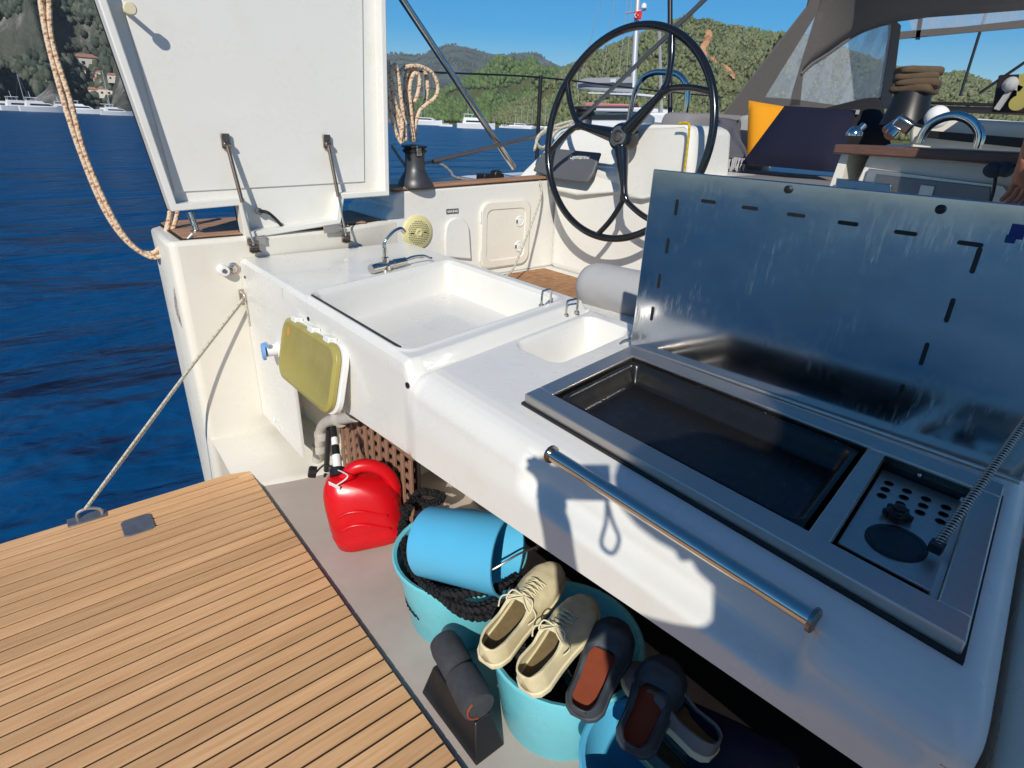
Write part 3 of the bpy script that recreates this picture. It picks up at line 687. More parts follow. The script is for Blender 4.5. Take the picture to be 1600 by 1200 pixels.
# firebox walls
b = MB(); ring = [(U0, V0), (U1, V0), (U1, V1), (U0, V1)]
for i in range(4):
    (a, e), (a2, e2) = ring[i], ring[(i+1) % 4]; b.add([G(a, e, .893), G(a2, e2, .893), G(a2, e2, .77), G(a, e, .77)], [(0, 1, 2, 3)])
b.add([G(u, v, .772) for u, v in ring], [(0, 1, 2, 3)]); b.build('firebox', M['pan'], gd, smooth=False)
# pan: rounded tray with a rolled rim
P0, P1, Q0, Q1 = .065, .735, .15, .865
us = dense([0.03, .97], 0, 1, .04, .008, .05); vs_ = dense([.05, .95], 0, 1, .05, .012, .08)
rows = []
for v in vs_:
    r = []
    for u in us:
        d = rsdf(u*.62, v*.36, .0, .62, .0, .36, .035); z = .886-.052*sstep(-.008, -.034, d)+.004*math.exp(-((d+.006)/.006)**2)
        r.append(G(P0+(P1-P0)*u, Q0+(Q1-Q0)*v, z))
    rows.append(r)
b = MB(); b.grid(rows); b.build('pan', M['pan'], gd, ang=180)
# divider bar, control plate with vents and knob
b = MB(); q = [G(.748, .10, .872), G(.786, .10, .872), G(.786, .9, .872), G(.748, .9, .872)]; b.hexa(q, [p+V(0, 0, .022) for p in q]); b.build('divider_bar', M['steel'], gd, bevel=.002)
b = MB(); q = [G(.79, .24, .858), G(.948, .24, .858), G(.948, .878, .858), G(.79, .878, .858)]; b.hexa(q, [p+V(0, 0, .006) for p in q]); cp = b.build('control_plate', M['steel'], gd, bevel=.002)
for i in range(4):
    for j in range(3):
        p = G(.815+.036*i, .66+.058*j, .8642); o = MB(); o.lathe([(.0088, 0), (.0088, .0012), (.0072, .0013), (.0070, -.0)], p, (0, 0, 1), 14, cap=True); o.build('vent_hole', M['black'], cp)
p = G(.872, .40, .8642); b = MB(); b.lathe([(.047, 0), (.047, .0016), (.040, .002), (.038, 0.0004)], p, (0, 0, 1), 28, sx=1.15); b.build('burner_recess', M['pan'], gd)
p = G(.855, .56, .864); b = MB(); b.lathe([(.020, 0), (.020, .012), (.012, .014), (.011, .024), (.006, .026)], p, (0, 0, 1), 10)
for k in range(5):
    a = k*1.2566; b.box(p+V(.018*math.cos(a), .018*math.sin(a), .008), (.014, .010, .012), (0, 0, a))
b.build('control_knob', M['black'], gd, bevel=.002)
for u in (.1, .3, .5, .68, .86): o = MB(); o.sphere(G(u, .868, .884), .0045, 8, 6); o.build('rivet', M['chrome'], gd)
# raised lid
HL, HR, TL = V(-1.036, 1.345, .902), V(-.09, 1.392, .902), V(-1.048, 1.362, 1.405)
ex = (HR-HL).normalized(); ey = (TL-HL); ey = (ey-ex*ey.dot(ex)*.0); LW, LH = (HR-HL).length, ey.length; ey = ey.normalized()
en = ex.cross(ey).normalized()
if en.y > 0: en = -en
lidp = [HL, HR, HR+ey*LH*.995, TL]
b = MB(); b.prism([p-en*.0 for p in lidp], -en*.014); lid = b.build('lid', M['steel_lid'], gd, bevel=.0025)
def on_lid(px, py, off=.0): d = ray(px, py); t = (HL-O).dot(en)/d.dot(en); return O+d*t+en*off
def slot(px, py, a, L=.042):
    p = on_lid(px, py, .0004); dd = (ey if a else ex); pp = en.cross(dd)
    o = MB(); o.plate(rrect(L, .0085, .0041, 4), p, dd, pp, .0012)
    o.build('slot', M['black'], lid)
for q in ((1107, 315), (1172, 325), (1244, 336), (1325, 349), (1415, 364), (1516, 381)): slot(*q, 0)
for q in ((1057, 324), (1043, 384), (1030, 439), (1019, 490)): slot(*q, 1)
for q in ((1525, 407), (1484, 485), (1444, 553), (1406, 617)): slot(*q, 1, .05)
for q in ((1232, 296), (1470, 327)):
    o = MB(); o.lathe([(.009, 0), (.009, .005), (.006, .007)], on_lid(*q), en, 14); o.build('bumper', M['black'], lid)
b = MB(); b.prism([HR+ex*.001, HR+ex*.001+en*.05+ey*.02, HR+ex*.001+en*.05+ey*.12, HR+ex*.001+ey*.18], ex*.004); b.build('side_flange', M['steel'], lid)
b = MB(); b.tube([HL-en*.004+V(0, 0, -.004), HR-en*.004+V(0, 0, -.004)], .007, 12); b.build('hinge', M['steel'], gd)
# spring stay on the right
s0 = HR+ey*.16+en*.02-ex*.02; s1 = G(.93, .42, .885)
b = MB(); L_ = (s1-s0); nturn = 60; a_, b_2, d_ = frame(L_); b.tube([s0+L_*(i/(nturn*6))+(a_*math.cos(i/6*6.283)+b_2*math.sin(i/6*6.283))*.0065 for i in range(nturn*6+1)], .0016, 5); b.build('stay_spring', M['steel'], gd, ang=180)
b = MB(); b.tube([s0, s1], .003, 8); b.lathe([(.012, -.006), (.012, .006)], s0, ex, 14); b.box(s1, (.02, .02, .016)); b.build('stay_rod', M['dkmetal'], gd)
b = MB(); p = on_lid(1590, 362, .002); b.box(p, (.022, .004, .026), M=Matrix((ex, -en, ey)).transposed()); b.box(p-ey*.014-ex*.006+en*.003, (.014, .004, .014), M=Matrix((ex, -en, ey)).transposed()); b.build('blue_tape', mat('blue_tape', lin(16, 48, 120), .5, var=.3), lid)
# ================================================================== big locker lid standing open on the port side
XL = -2.80
def L_(px, py, dx=0.): return pX(px, py, XL+dx)
def scaleout(px, py, dx): p = pX(px, py, XL); return V(XL+dx, p.y, p.z)
ll = thing('storage_hatch', 'large white locker lid standing open on gas struts at left', 'lid', (XL-.04, 1.0, 1.0))
oc = [(84, -200), (268, 331), (374, 321), (384, 374), (533, 350), (538, 311), (609, 306), (600, -200)]   # outline in pixels on the plane x = XL
ol = [V(XL, L_(*q).y, L_(*q).z) for q in oc]
b = MB(); b.prism([p+V(-.075, 0, 0) for p in ol], V(.012, 0, 0)); b.build('panel', M['gel'], ll, bevel=.003)
def inset(poly, d):
    n = len(poly); out = []; c = [Vector((p.y, p.z)) for p in poly]
    area = sum(c[i].x*c[(i+1) % n].y-c[(i+1) % n].x*c[i].y for i in range(n)); sg = 1 if area > 0 else -1
    for i in range(n):
        a, b_, e = c[i-1], c[i], c[(i+1) % n]; u = (b_-a).normalized(); w = (e-b_).normalized(); n1 = Vector((-u.y, u.x))*sg; n2 = Vector((-w.y, w.x))*sg
        m = (n1+n2); m = m/(max(.3, 1+n1.dot(n2))); q = b_+m*d; out.append(V(poly[i].x, q.x, q.y))
    return out
il = inset(ol, .028); n = len(ol); b = MB()
vs = [p+V(-.063, 0, 0) for p in ol]+[p for p in ol]+[p for p in il]+[p+V(-.063, 0, 0) for p in il]; fs = []
for i in range(n):
    j = (i+1) % n
    for k in range(3): fs.append((k*n+i, k*n+j, (k+1)*n+j, (k+1)*n+i))
b.add(vs, fs); b.build('rim', M['gel'], ll, bevel=.005)
ip = [V(XL, L_(*q).y, L_(*q).z) for q in ((140, -200), (278, 303), (578, 286), (574, -200))]
b = MB(); b.prism([p+V(-.0632, 0, 0) for p in ip], V(.007, 0, 0)); b.build('inner_panel', M['gel'], ll, bevel=.004)
b = MB(); b.prism([p+V(-.0765, 0, 0) for p in inset(ol, -.004)], V(.004, 0, 0)); b.build('edge_seal', M['black'], ll)
k0 = L_(196, 18, -.06); b = MB(); b.lathe([(.009, 0), (.009, .085), (.021, .086), (.022, .10), (.018, .104)], V(XL-.06, k0.y, k0.z), (1, 0, 0), 18); b.build('rest_knob', M['sole'], ll, label='round tan knob on the inside of the lid')
for (tx, ty), (bx, by), zz in (((358, 226), (397, 386), .905), ((517, 226), (541, 371), .905)):
    t0 = V(XL-.03, L_(tx, ty).y, L_(tx, ty).z); b0 = pX(bx, by, -2.76); b0.z = max(b0.z, .92)
    mid = t0.lerp(b0, .55); b = MB(); b.cyl(t0, mid, .0085, n=14); st = b.build('gas_strut', M['rusty'], ll)
    b = MB(); b.cyl(mid, b0, .004, n=10); b.build('strut_rod', M['chrome'], st)
    b = MB(); b.box(t0+V(-.014, 0, .012), (.012, .035, .06)); b.lathe([(.011, -.014), (.011, .014)], t0, (0, 1, 0), 12); b.build('lid_bracket', M['rusty'], st, bevel=.002)
    b = MB(); b.box(b0+V(-.012, .004, .0), (.006, .045, .05)); b.box(b0+V(.002, .004, -.022), (.04, .045, .006)); b.lathe([(.009, -.02), (.009, .02)], b0, (0, 1, 0), 12); b.build('foot_bracket', M['rusty'], st, bevel=.001)
for (px0, py0, px1, py1) in ((385, 375, 414, 371), (505, 357, 533, 352)):
    p0, p1 = pX(px0, py0, -2.795), pX(px1, py1, -2.795); b = MB(); b.box((p0+p1)/2+V(.004, 0, -.012), (.006, (p1-p0).length, .03)); b.cyl(p0+V(.004, 0, .006), p1+V(.004, 0, .006), .006, n=10); b.build('hinge', M['steel'], ll, bevel=.001)
h0 = V(XL-.045, L_(409, 332).y, L_(409, 332).z); h1 = pz(437, 386, .905)
b = MB(); b.tube(spline([h0, h0+V(.05, .03, -.005), h0.lerp(h1, .55)+V(.06, .04, .02), h1+V(0, 0, .03), h1]), .0075, 10); hs_ = b.build('drain_hose', M['black'], ll)
b = MB(); b.lathe([(.016, 0), (.016, .012), (.009, .015)], h0, (1, 0, 0), 14); b.lathe([(.017, -.004), (.017, .004), (.01, .014)], h1, (0, 0, 1), 14); b.build('hose_end', M['alu'], hs_)
b = MB(); q = pz(307, 362, 1.006); b.cyl(q, q+V(-.01, -.01, .085), .014, n=14); b.lathe([(.026, 0), (.026, .006), (.015, .009)], q, (0, 0, 1), 16)
tag(b.build('deck_post', M['chrome']), 'short polished steel post on the teak side deck under the lid', 'deck fitting')

# ================================================================== fittings on the port wall and counter front
w = thing('push_valve', 'white round push knob on the cream wall beside a steel cap', 'knob', pX(345, 419, -2.8))
b = MB(); q = pX(347, 421, -2.8); b.lathe([(.024, 0), (.024, .035), (.021, .044), (.012, .045), (.011, .041)], q, (1, 0, 0), 20); b.build('knob_body', M['white'], w)
b = MB(); b.lathe([(.009, .0455), (.008, .0475)], q, (1, 0, 0), 12); b.build('button', M['alu'], w)
w = thing('steel_deck_cap', 'round polished steel cap set in the cream wall', 'cap', pX(362, 420, -2.8))
b = MB(); q = pX(364, 420, -2.8); b.lathe([(.029, 0), (.029, .004), (.024, .006), (.023, .004)], q, (1, 0, 0), 20); b.build('flange', M['steel'], w)
b = MB(); b.lathe([(.022, .003), (.018, .009), (.006, .012)], q, (1, 0, 0), 18); b.build('dome', M['chrome'], w)
e0 = pX(379, 463, -2.797); b = MB(); b.tube(spline([e0+V(.0, -.006, .022), e0+V(.028, 0, .014), e0+V(.03, 0, -.012), e0+V(0, .006, -.024)]), .005, 8); b.box(e0+V(.003, 0, 0), (.006, .03, .07)); tag(b.build('wall_eye', M['steel'], bevel=.001), 'steel eye on the cream wall holding the platform line', 'eye')
def strands(name, path, r, sep, n, m, label, cat, k=8, group=None):
    b = MB(); P = [Vector(p) for p in path]
    for i in range(n):
        o = Vector((math.sin(i*2.3), math.cos(i*2.3), math.sin(i*1.1+.5)))*sep*(i/max(1, n-1) if n > 1 else 0)
        b.tube(spline([p+o*(.4+.6*math.sin(1.7*j+i)**2) for j, p in enumerate(P)], k), r, 8)
    return tag(b.build(name, m, ang=180), label, cat, group)
pl0 = V(-2.50, -.075, .045)
strands('platform_line', [e0+V(.03, 0, -.005), e0.lerp(pl0, .35)+V(0, 0, -.006), e0.lerp(pl0, .7)+V(0, 0, -.006), pl0], .0055, .009, 2, M['rope_white'], 'taut pale doubled line from the wall eye to the swim platform', 'line')
strands('line_tail', [e0+V(.03, 0, -.01), e0+V(.028, .004, -.07), e0+V(.02, .006, -.14)], .004, 0, 1, M['rope_white'], 'loose end of pale line hanging below the wall eye', 'line')
hp = [(52, -90), (62, -20), (76, 60), (98, 150), (128, 240), (162, 325), (196, 375), (228, 398), (250, 390), (262, 362), (268, 325), (272, 290)]
strands('hanging_rope', [pX(x, y, -3.1) for x, y in hp], .0095, .026, 4, M['rope_tan'], 'thick tan flecked rope hanging in a loop left of the lid', 'rope', 10)
strands('thin_line', [pX(x, y, -2.86) for x, y in ((300, 370), (283, 385), (276, 410), (273, 450), (276, 485), (286, 512), (299, 526))], .004, 0, 1, M['rope_grey'], 'thin grey cord hanging down the outside of the hull corner', 'cord')
strands('hull_cable', [pX(x, y, -2.84) for x, y in ((302, 366), (290, 380), (285, 400), (292, 428), (300, 470), (306, 520))], .004, .006, 2, M['white'], 'white cable lying along the rounded hull corner', 'cable')

# yellowed hatch cover swung out from the counter front
hc = thing('hatch_cover', 'yellowed oval-cornered hatch cover hanging ajar on the counter front', 'hatch', pY(484, 600, .68))
A, Bp, Cp, D = pY(440, 492, .69), pY(527, 541, .69), pY(521, 656, .635), pY(441, 585, .635)
ctr = (A+Bp+Cp+D)/4; ax = ((Bp-A)+(Cp-D)).normalized(); ay = ((A-D)+(Bp-Cp)); ay = (ay-ax*ay.dot(ax)).normalized(); wd = ((Bp-A).length+(Cp-D).length)/2; ht = ((A-D).length+(Bp-Cp).length)/2
nn = ax.cross(ay); nn = nn if nn.y < 0 else -nn
b = MB(); r1 = rrect(wd, ht, .06, 6); r2 = rrect(wd-.03, ht-.03, .05, 6); r3 = rrect(wd-.045, ht-.045, .045, 6)
rg = [[ctr+ax*x+ay*y+nn*z for x, y in r] for r, z in ((r1, -.012), (r1, .004), (r2, .011), (r3, .0075))]
b.loft(rg); b.build('cover', M['gel_old'], hc, bevel=.002)
b = MB(); rb = rrect(wd+.012, ht+.012, .065, 6); b.loft([[ctr+ax*(x+.008)+ay*y+nn*z for x, y in rb] for z in (-.034, -.014)]); b.build('back_frame', M['white'], hc, bevel=.003)
for t in (-.3, .02, .3): b = MB(); b.box(ctr+ax*(t*wd)+ay*(ht/2+.004)-nn*.008, (.05, .03, .022), M=Matrix((ax, nn, ay)).transposed()); b.build('hinge_tab', M['white'], hc, bevel=.004)
b = MB(); b.box(ctr-ax*(wd*.36)+ay*(ht*.3)+nn*.0085, (.012, .002, .03), M=Matrix((ax, nn, ay)).transposed()); b.build('orange_mark', mat('orange_mark', lin(214, 140, 70), .5), hc)
q = pY(436, 545, .7155); t = thing('shower_socket', 'white socket with pale blue round cap left of hatch cover', 'socket', q)
b = MB(); b.lathe([(.034, 0), (.034, .01), (.026, .012), (.024, .055)], q, (0, -1, 0), 18); b.build('socket_body', M['white'], t)
b = MB(); q2 = q+V(-.0, -.056, 0); b.lathe([(.036, 0), (.037, .012), (.028, .016)], q2, (-.25, -1, 0), 18); b.box(q2+V(.02, .0, .036), (.03, .012, .014)); b.build('cap', M['cap_blue'], t)

# faucet and eyes on the counter
f0 = V(-2.235, 1.165, .905); t = thing('sink_faucet', 'chrome folding faucet with bent spout behind the large sink', 'faucet', f0-V(0, 0, .005))
a0, a1 = V(-2.232, 1.085, .925), V(-2.295, 1.285, .925)
b = MB(); b.tube([a0, a0.lerp(a1, .05), a0.lerp(a1, .3), a0.lerp(a1, .32), a0.lerp(a1, .6), a0.lerp(a1, .62), a1], [.018, .021, .021, .017, .017, .02, .017], 16); b.lathe([(.024, -.025), (.022, 0), (.015, .004)], a0.lerp(a1, .42), (0, 0, 1), 16); b.build('body', M['chrome'], t)
s0 = a0.lerp(a1, .42)+V(0, 0, .015)
sp_ = [s0, s0+V(0, 0, .05), s0+V(0, 0, .07), pX(604, 375, s0.x), pX(616, 362, s0.x), pX(626, 358, s0.x), pX(632, 363, s0.x)]
b = MB(); b.tube(spline(sp_, 6), .010, 12); b.lathe([(.016, 0), (.016, .02), (.011, .024)], s0, (0, 0, 1), 14); b.build('spout', M['chrome'], t)
b = MB(); b.tube(spline([a1+V(0, .0, .005), a1+V(-.01, .05, .012), a1+V(-.02, .11, .008), a1+V(-.02, .15, -.01)], 5), [.006]*15+[.009], 8); b.build('lever', M['chrome'], t)
for (xa, ya), (xb, yb), h, lb in (((846, 478), (860, 474), .055, 'small steel staple on the sink divider nearest the large sink'), ((884, 493), (901, 489), .055, 'small steel staple right of divider beside the small sink')):
    zc = .90 if xa < 870 else .872
    p0, p1 = pz(xa, ya, zc), pz(xb, yb, zc); t = thing('steel_staple', lb, 'handle', (p0+p1)/2, 'steel staples on the counter'); u = V(0, 0, h)
    b = MB(); b.tube(spline([p0, p0+u*.7, p0+u*.95+(p1-p0)*.06, p0+u+(p1-p0)*.2, p1+u-(p1-p0)*.2, p1+u*.95-(p1-p0)*.06, p1+u*.7, p1], 5), .0042, 10); b.build('bow', M['chrome'], t)
    for p in (p0, p1): b = MB(); b.lathe([(.011, 0), (.011, .004), (.006, .009)], p, (0, 0, 1), 12); b.build('foot', M['steel'], t)
b = MB(); q = pz(968, 538, .872); b.tube(spline([q, q+V(.0, .02, .008), q+V(.005, .045, .012), q+V(.01, .05, .026)], 5), .004, 8); tag(b.build('lid_hook', M['steel']), 'little bent steel hook at the corner of the small sink', 'hook')

# ================================================================== cockpit side fittings
XW = -2.95
def wallpt(px, py, d=0.): return pX(px, py, XW+d)
q = wallpt(652, 363, .0); t = thing('cockpit_speaker', 'yellowed round speaker on the white cockpit side', 'speaker', q)
b = MB(); b.lathe([(.098, 0), (.098, .006), (.088, .014), (.03, .019)], q, (1, 0, 0), 32); b.build('housing', M['speaker'], t)
b = MB()
for i in range(-6, 7):
    for j in range(-6, 7):
        y, z = i*.0105+(j % 2)*.005, j*.0105
        if .026 < math.hypot(y, z) < .07: b.lathe([(.0034, 0), (.0034, .0004)], q+V(.0192-.0045*((math.hypot(y, z)-.03)/.058), y, z), (1, 0, 0), 6)
o = b.build('grille_holes', M['black'], t); o['kind'] = 'stuff'
b = MB(); b.lathe([(.02, .018), (.02, .024), (.013, .025), (.012, .02)], q, (1, 0, 0), 16); b.build('centre_ring', M['speaker'], t)
for s_ in (-1, 1): b = MB(); b.box(q+V(.0175, s_*.042, 0), (.003, .026, .007)); b.build('slot', M['black'], t)
pts = []
for x, y in ((693, 400), (692, 372), (695, 350), (704, 341), (713, 339), (722, 343), (729, 353), (731, 372), (733, 404)): pts.append(wallpt(x, y))
pts = [V(XW+.001, p.y, p.z) for p in pts]
t = thing('access_plate', 'plain white arched plate on the cockpit side right of speaker', 'plate', pts[0]); b = MB(); b.prism([pts[0]]+spline(pts[1:-1], 4)+[pts[-1]], V(.024, 0, 0)); b.build('plate', M['gel'], t, bevel=.008, seg=3)
q = wallpt(707, 330, .002); t = thing('name_plate', 'tiny grey engraved plate above the arched cover', 'sign', q); b = MB(); b.box(q, (.003, .085, .028)); b.build('backing', M['alu'], t)
b = MB(); rr = random.Random(3)
for k in range(6): b.box(q+V(.002, -.032+.0125*k, 0), (.001, .006, .014 if k % 2 else .011)); b.box(q+V(.002, -.029+.0125*k, -.004), (.0012, .004, .003))
b.build('engraving', M['white'], t)
A_, B_, C_, D_ = wallpt(749, 316), wallpt(828, 308), wallpt(829, 415), wallpt(750, 420)
yc, zc_ = (A_.y+B_.y)/2, (A_.z+D_.z)/2; wd, ht = B_.y-A_.y, A_.z-D_.z+.01
t = thing('side_locker', 'white rounded locker door with two round latches in cockpit side', 'door', V(XW, yc, zc_-ht/2)); org = V(XW+.001, yc, zc_)
b = MB(); b.loft([[org+V(x, y, z) for y, z in rrect(w_, h_, r_, 6)] for w_, h_, r_, x in ((wd, ht, .07, 0), (wd, ht, .07, .012), (wd-.02, ht-.02, .065, .02), (wd-.09, ht-.10, .045, .02), (wd-.10, ht-.11, .04, .013))]); dr = b.build('door_panel', M['gel_y'], t, ang=30)
for px_, py_ in ((810, 345), (808, 384)):
    q = wallpt(px_, py_); b = MB(); b.lathe([(.035, .012), (.035, .018), (.029, .021), (.024, .017), (.012, .02)], V(XW, q.y, q.z), (1, 0, 0), 22); la = b.build('latch', M['white'], t)
    b = MB(); b.box(V(XW+.019, q.y-.028, q.z), (.006, .012, .022)); b.build('latch_slot', M['alu'], la)
for z in (.12, -.12): b = MB(); b.cyl(org+V(.016, -wd/2, z-.035), org+V(.016, -wd/2, z+.035), .006, n=8); b.build('hinge', M['white'], t)
strands('cockpit_line', [wallpt(843, 282, .03), wallpt(846, 300, .06), wallpt(838, 330, .12), wallpt(822, 372, .2), wallpt(803, 418, .3), wallpt(790, 432, .36)], .007, 0, 1, M['rope_white'], 'pale line hanging from the coaming across the locker door', 'line')

# port winch, its rope coil and deck gear
wb = V(-2.98, 1.755, 1.166); t = thing('winch', 'dark grey sheet winch on teak coaming beside the lid', 'winch', wb)
b = MB(); b.lathe([(.098, 0), (.096, .02), (.082, .045), (.062, .075), (.054, .10), (.053, .165), (.056, .175)], wb, n=32); b.build('drum', M['winch'], t)
b = MB(); b.lathe([(.062, .176), (.066, .182), (.066, .19), (.058, .193), (.058, .20), (.07, .203), (.07, .212), (.03, .217)], wb, n=32); b.build('self_tailer', M['black'], t)
b = MB(); b.box(wb+V(.058, -.01, .188), (.018, .03, .05)); b.build('feeder_arm', M['chrome'], t, bevel=.004)
rc = thing('rope_coil', 'tan flecked rope coil hanging above the port winch', 'rope', pX(640, 225, -3.02))
def coil(pts, x, par=rc, r=.0105): b = MB(); b.tube(spline([pX(q[0], q[1], x+(q[2] if len(q) > 2 else 0)) for q in pts], 8), r, 8); b.build('strand', M['rope_tan'], par, ang=180)
coil([(606, 95), (608, 130), (614, 165), (625, 200), (630, 222)], -2.89); coil([(613, 102), (610, 125), (617, 160), (628, 190), (626, 218)], -2.88)
coil([(616, 150), (612, 120), (617, 101), (622, 118), (626, 150), (632, 195), (634, 220)], -2.9); coil([(604, 110), (610, 170), (618, 205), (627, 224)], -2.87)
coil([(645, 222), (640, 190), (634, 150), (634, 120), (642, 108), (652, 112), (656, 130), (652, 148), (645, 165), (649, 195), (648, 222)], -3.0)
coil([(643, 220), (638, 175), (632, 150), (640, 118), (650, 103), (663, 110), (668, 135), (664, 160), (655, 175), (650, 184)], -3.03)
coil([(622, 120), (630, 107), (645, 103), (660, 105), (676, 115), (684, 135), (680, 152), (664, 165), (655, 175), (648, 200), (646, 222)], -2.98)
coil([(647, 222), (643, 180), (640, 140), (646, 116), (655, 120), (654, 140), (648, 160)], -2.97)
coil([(629, 160), (634, 175), (641, 200), (644, 222)], -2.96)
strands('deck_sheet', [pX(x, y, -3.06) for x, y in ((612, 228), (628, 252), (640, 262), (670, 254), (690, 257), (704, 268), (712, 277), (745, 283))], .008, 0, 1, M['rope_grey'], 'grey sheet running round the port winch and along deck', 'rope')
b = MB(); p0, p1 = pX(676, 252, -3.05), pX(845, 211, -3.05); b.tube([p0, p1], .013, 12); t = tag(b.build('boat_hook', M['alu']), 'grey boat hook pole lying above the port side deck', 'pole')
b = MB(); q = pX(766, 276, -3.08); b.box(q+V(0, 0, -.005), (.09, .16, .05)); b.lathe([(.03, -.03), (.03, .03)], q+V(.02, .03, .012), (1, 0, 0), 16); tag(b.build('rope_clutch', M['black'], bevel=.008), 'black rope clutch on deck beside the slanted steel pole', 'clutch')
# slanted steel poles, stanchion and lifeline
def pole(name, a, b_, r, m, label, cat='pole'): o = MB(); o.tube([a, b_], r, 14); return tag(o.build(name, m), label, cat)
pole('backstay_pole', pX(803, 262, -3.12), pX(596, -50, -3.12), .019, M['chrome'], 'slanting polished steel pole between rope coil and wheel')
pole('backstay_rod', pY(845, 246, 3.05), pY(1150, -48, 3.05), .013, M['alu'], 'dark grey rod slanting up behind the steering wheel')
pole('vertical_rod', pY(1047, 190, 3.6), pY(1047, -40, 3.6), .016, M['dkmetal'], 'dark upright rod rising behind the top of the wheel')
pole('stanchion', pX(838, 262, -3.6), pX(845, 118, -3.6), .015, M['dkmetal'], 'dark upright stanchion on deck left of the wheel', 'stanchion')
strands('lifeline', [pX(x, y, -3.6) for x, y in ((600, 107), (680, 113), (845, 121), (1010, 140), (1130, 152))], .006, 0, 1, M['dkmetal'], 'thin dark lifeline wire running behind the wheel', 'wire')
strands('lashing', [pX(x, y, -3.04) for x, y in ((835, 236), (842, 215), (858, 205), (880, 200), (895, 192), (872, 196), (848, 208), (838, 222), (850, 232), (872, 204), (900, 196))], .009, .01, 2, M['rope_white'], 'loosely bundled pale lines on the coaming behind wheel rim', 'rope')
wb2 = pY(911, 212, 3.1); t = thing('winch', 'black cockpit winch partly behind the left spoke of the wheel', 'winch', wb2)
b = MB(); b.lathe([(.08, -.02), (.07, .03), (.052, .07), (.052, .12)], wb2, n=24); b.build('drum', M['winch'], t)
b = MB(); b.lathe([(.058, .12), (.07, .13), (.07, .145), (.06, .148), (.06, .158), (.075, .16), (.074, .178), (.03, .182)], wb2, n=24); b.build('self_tailer', M['black'], t)
b = MB(); a = [pY(x, y, 4.1) for x, y in ((980, 205), (985, 175), (992, 145), (1003, 124), (1020, 114), (1040, 113), (1058, 116), (1070, 128), (1074, 146), (1071, 175), (1063, 208))]; b.tube(spline(a, 6), .022, 12); tag(b.build('steel_hoop', M['chrome']), 'polished steel hoop rail standing behind the wheel hub', 'rail')

# ================================================================== helm console and wheel
hcn = thing('helm_console', 'white moulded helm console with grey instrument cover behind wheel', 'console', (-2.4, 3.0, SOLE))
b = MB(); b.box((-2.38, 3.1, .94), (1.14, .62, .70)); b.build('console_base', M['gel'], hcn, bevel=.05, seg=4)
def py(px, py_, y): return pY(px, py_, y)
ft = [py(800, 284, 2.74), py(855, 231, 2.85), py(876, 205, 2.95), py(905, 198, 3.0), py(968, 206, 3.0), py(972, 300, 2.76), py(900, 306, 2.74)]
b = MB(); b.prism(ft, V(0, .34, 0)); b.build('instrument_pod', M['gel'], hcn, bevel=.02, seg=3)
pc = [py(953, 197, 2.76), py(1000, 194, 2.73), py(1068, 195, 2.74), py(1085, 201, 2.78), py(1081, 300, 2.78), py(1000, 312, 2.73), py(975, 310, 2.75), py(964, 240, 2.75)]
b = MB(); b.prism(pc, V(.0, .36, 0)); b.build('pedestal', M['gel'], hcn, bevel=.03, seg=4)
cv = [py(836, 268, 2.725), py(850, 240, 2.785), py(878, 234, 2.80), py(941, 240, 2.79), py(930, 272, 2.73), py(920, 286, 2.70), py(870, 280, 2.705)]
b = MB(); b.prism(cv, V(0, -.022, .006)); cvo = b.build('instrument_cover', M['cush_d'], hcn, bevel=.008, seg=3)
cvo.data.materials[0] = mat('grey_plastic_cover', lin(92, 94, 98), .5, var=.1)
tx = bpy.data.curves.new('lettering', 'FONT'); tx.body = 'Raymarine'; tx.size = .042; tx.shear = .25; tx.extrude = .0006; tx.align_x = 'CENTER'
tmp = bpy.data.objects.new('tmp', tx); COL.objects.link(tmp); bpy.context.view_layer.update()
tme = bpy.data.meshes.new_from_object(tmp.evaluated_get(bpy.context.evaluated_depsgraph_get())); bpy.data.objects.remove(tmp); tme.materials.clear(); tme.materials.append(M['white'])
to = bpy.data.objects.new('lettering', tme); COL.objects.link(to)
u = (cv[3]-cv[1]).normalized(); nrm = (cv[1]-cv[5]).cross(u).normalized(); nrm = nrm if nrm.y < 0 else -nrm; vv = nrm.cross(u)
to.parent = hcn
d_ = ray(904, 249); tt = (cv[1]+V(0, -.022, .006)-O).dot(nrm)/d_.dot(nrm); pt = O+d_*tt+nrm*.004
to.matrix_local = Matrix.Translation(pt-WL[hcn.name]) @ Matrix((u, vv, nrm)).transposed().to_4x4()
WS = 1.135; WC = O+(V(-1.985, 2.303, 1.466)-O)*WS; th, ph = -.072, -.13
wn = V(math.sin(th)*math.cos(ph), math.cos(th)*math.cos(ph), math.sin(ph)); wa = V(0, 0, 1).cross(wn).normalized(); wbv = wn.cross(wa)
RR = .47*WS
def wp(ang, r, off=0.): a = math.radians(ang); return WC+(wa*math.cos(a)+wbv*math.sin(a))*(r*RR)+wn*off
sw = thing('steering_wheel', 'large black three-spoke steering wheel in front of helm console', 'steering wheel', WC-V(0, 0, .48))
b = MB(); b.tube([wp(a, 1) for a in range(0, 360, 4)], .0205, 14, closed=True); b.build('rim', M['blackgloss'], sw, ang=180)
for k, a in enumerate((9.5, 133.5, -107)):
    b = MB(); f_ = wp(a, .60); b.tube(spline([wp(a, .08), wp(a, .25), wp(a, .45), f_], 5), [.042-.002*i if i < 11 else .021 for i in range(16)], 12); s_ = b.build('spoke', M['blackgloss'], sw, ang=180)
    for d in (-22.5, 22.5): b = MB(); b.tube(spline([wp(a, .56), wp(a+d*.18, .66), wp(a+d*.62, .83), wp(a+d, 1.)], 5), [.021]*4+[.016]*12, 10); b.build('spoke_fork', M['blackgloss'], s_, ang=180)
b = MB(); b.lathe([(.072, .06), (.072, -.012), (.064, -.026), (.05, -.029)], WC, wn, 28); b.build('hub', M['blackgloss'], sw)
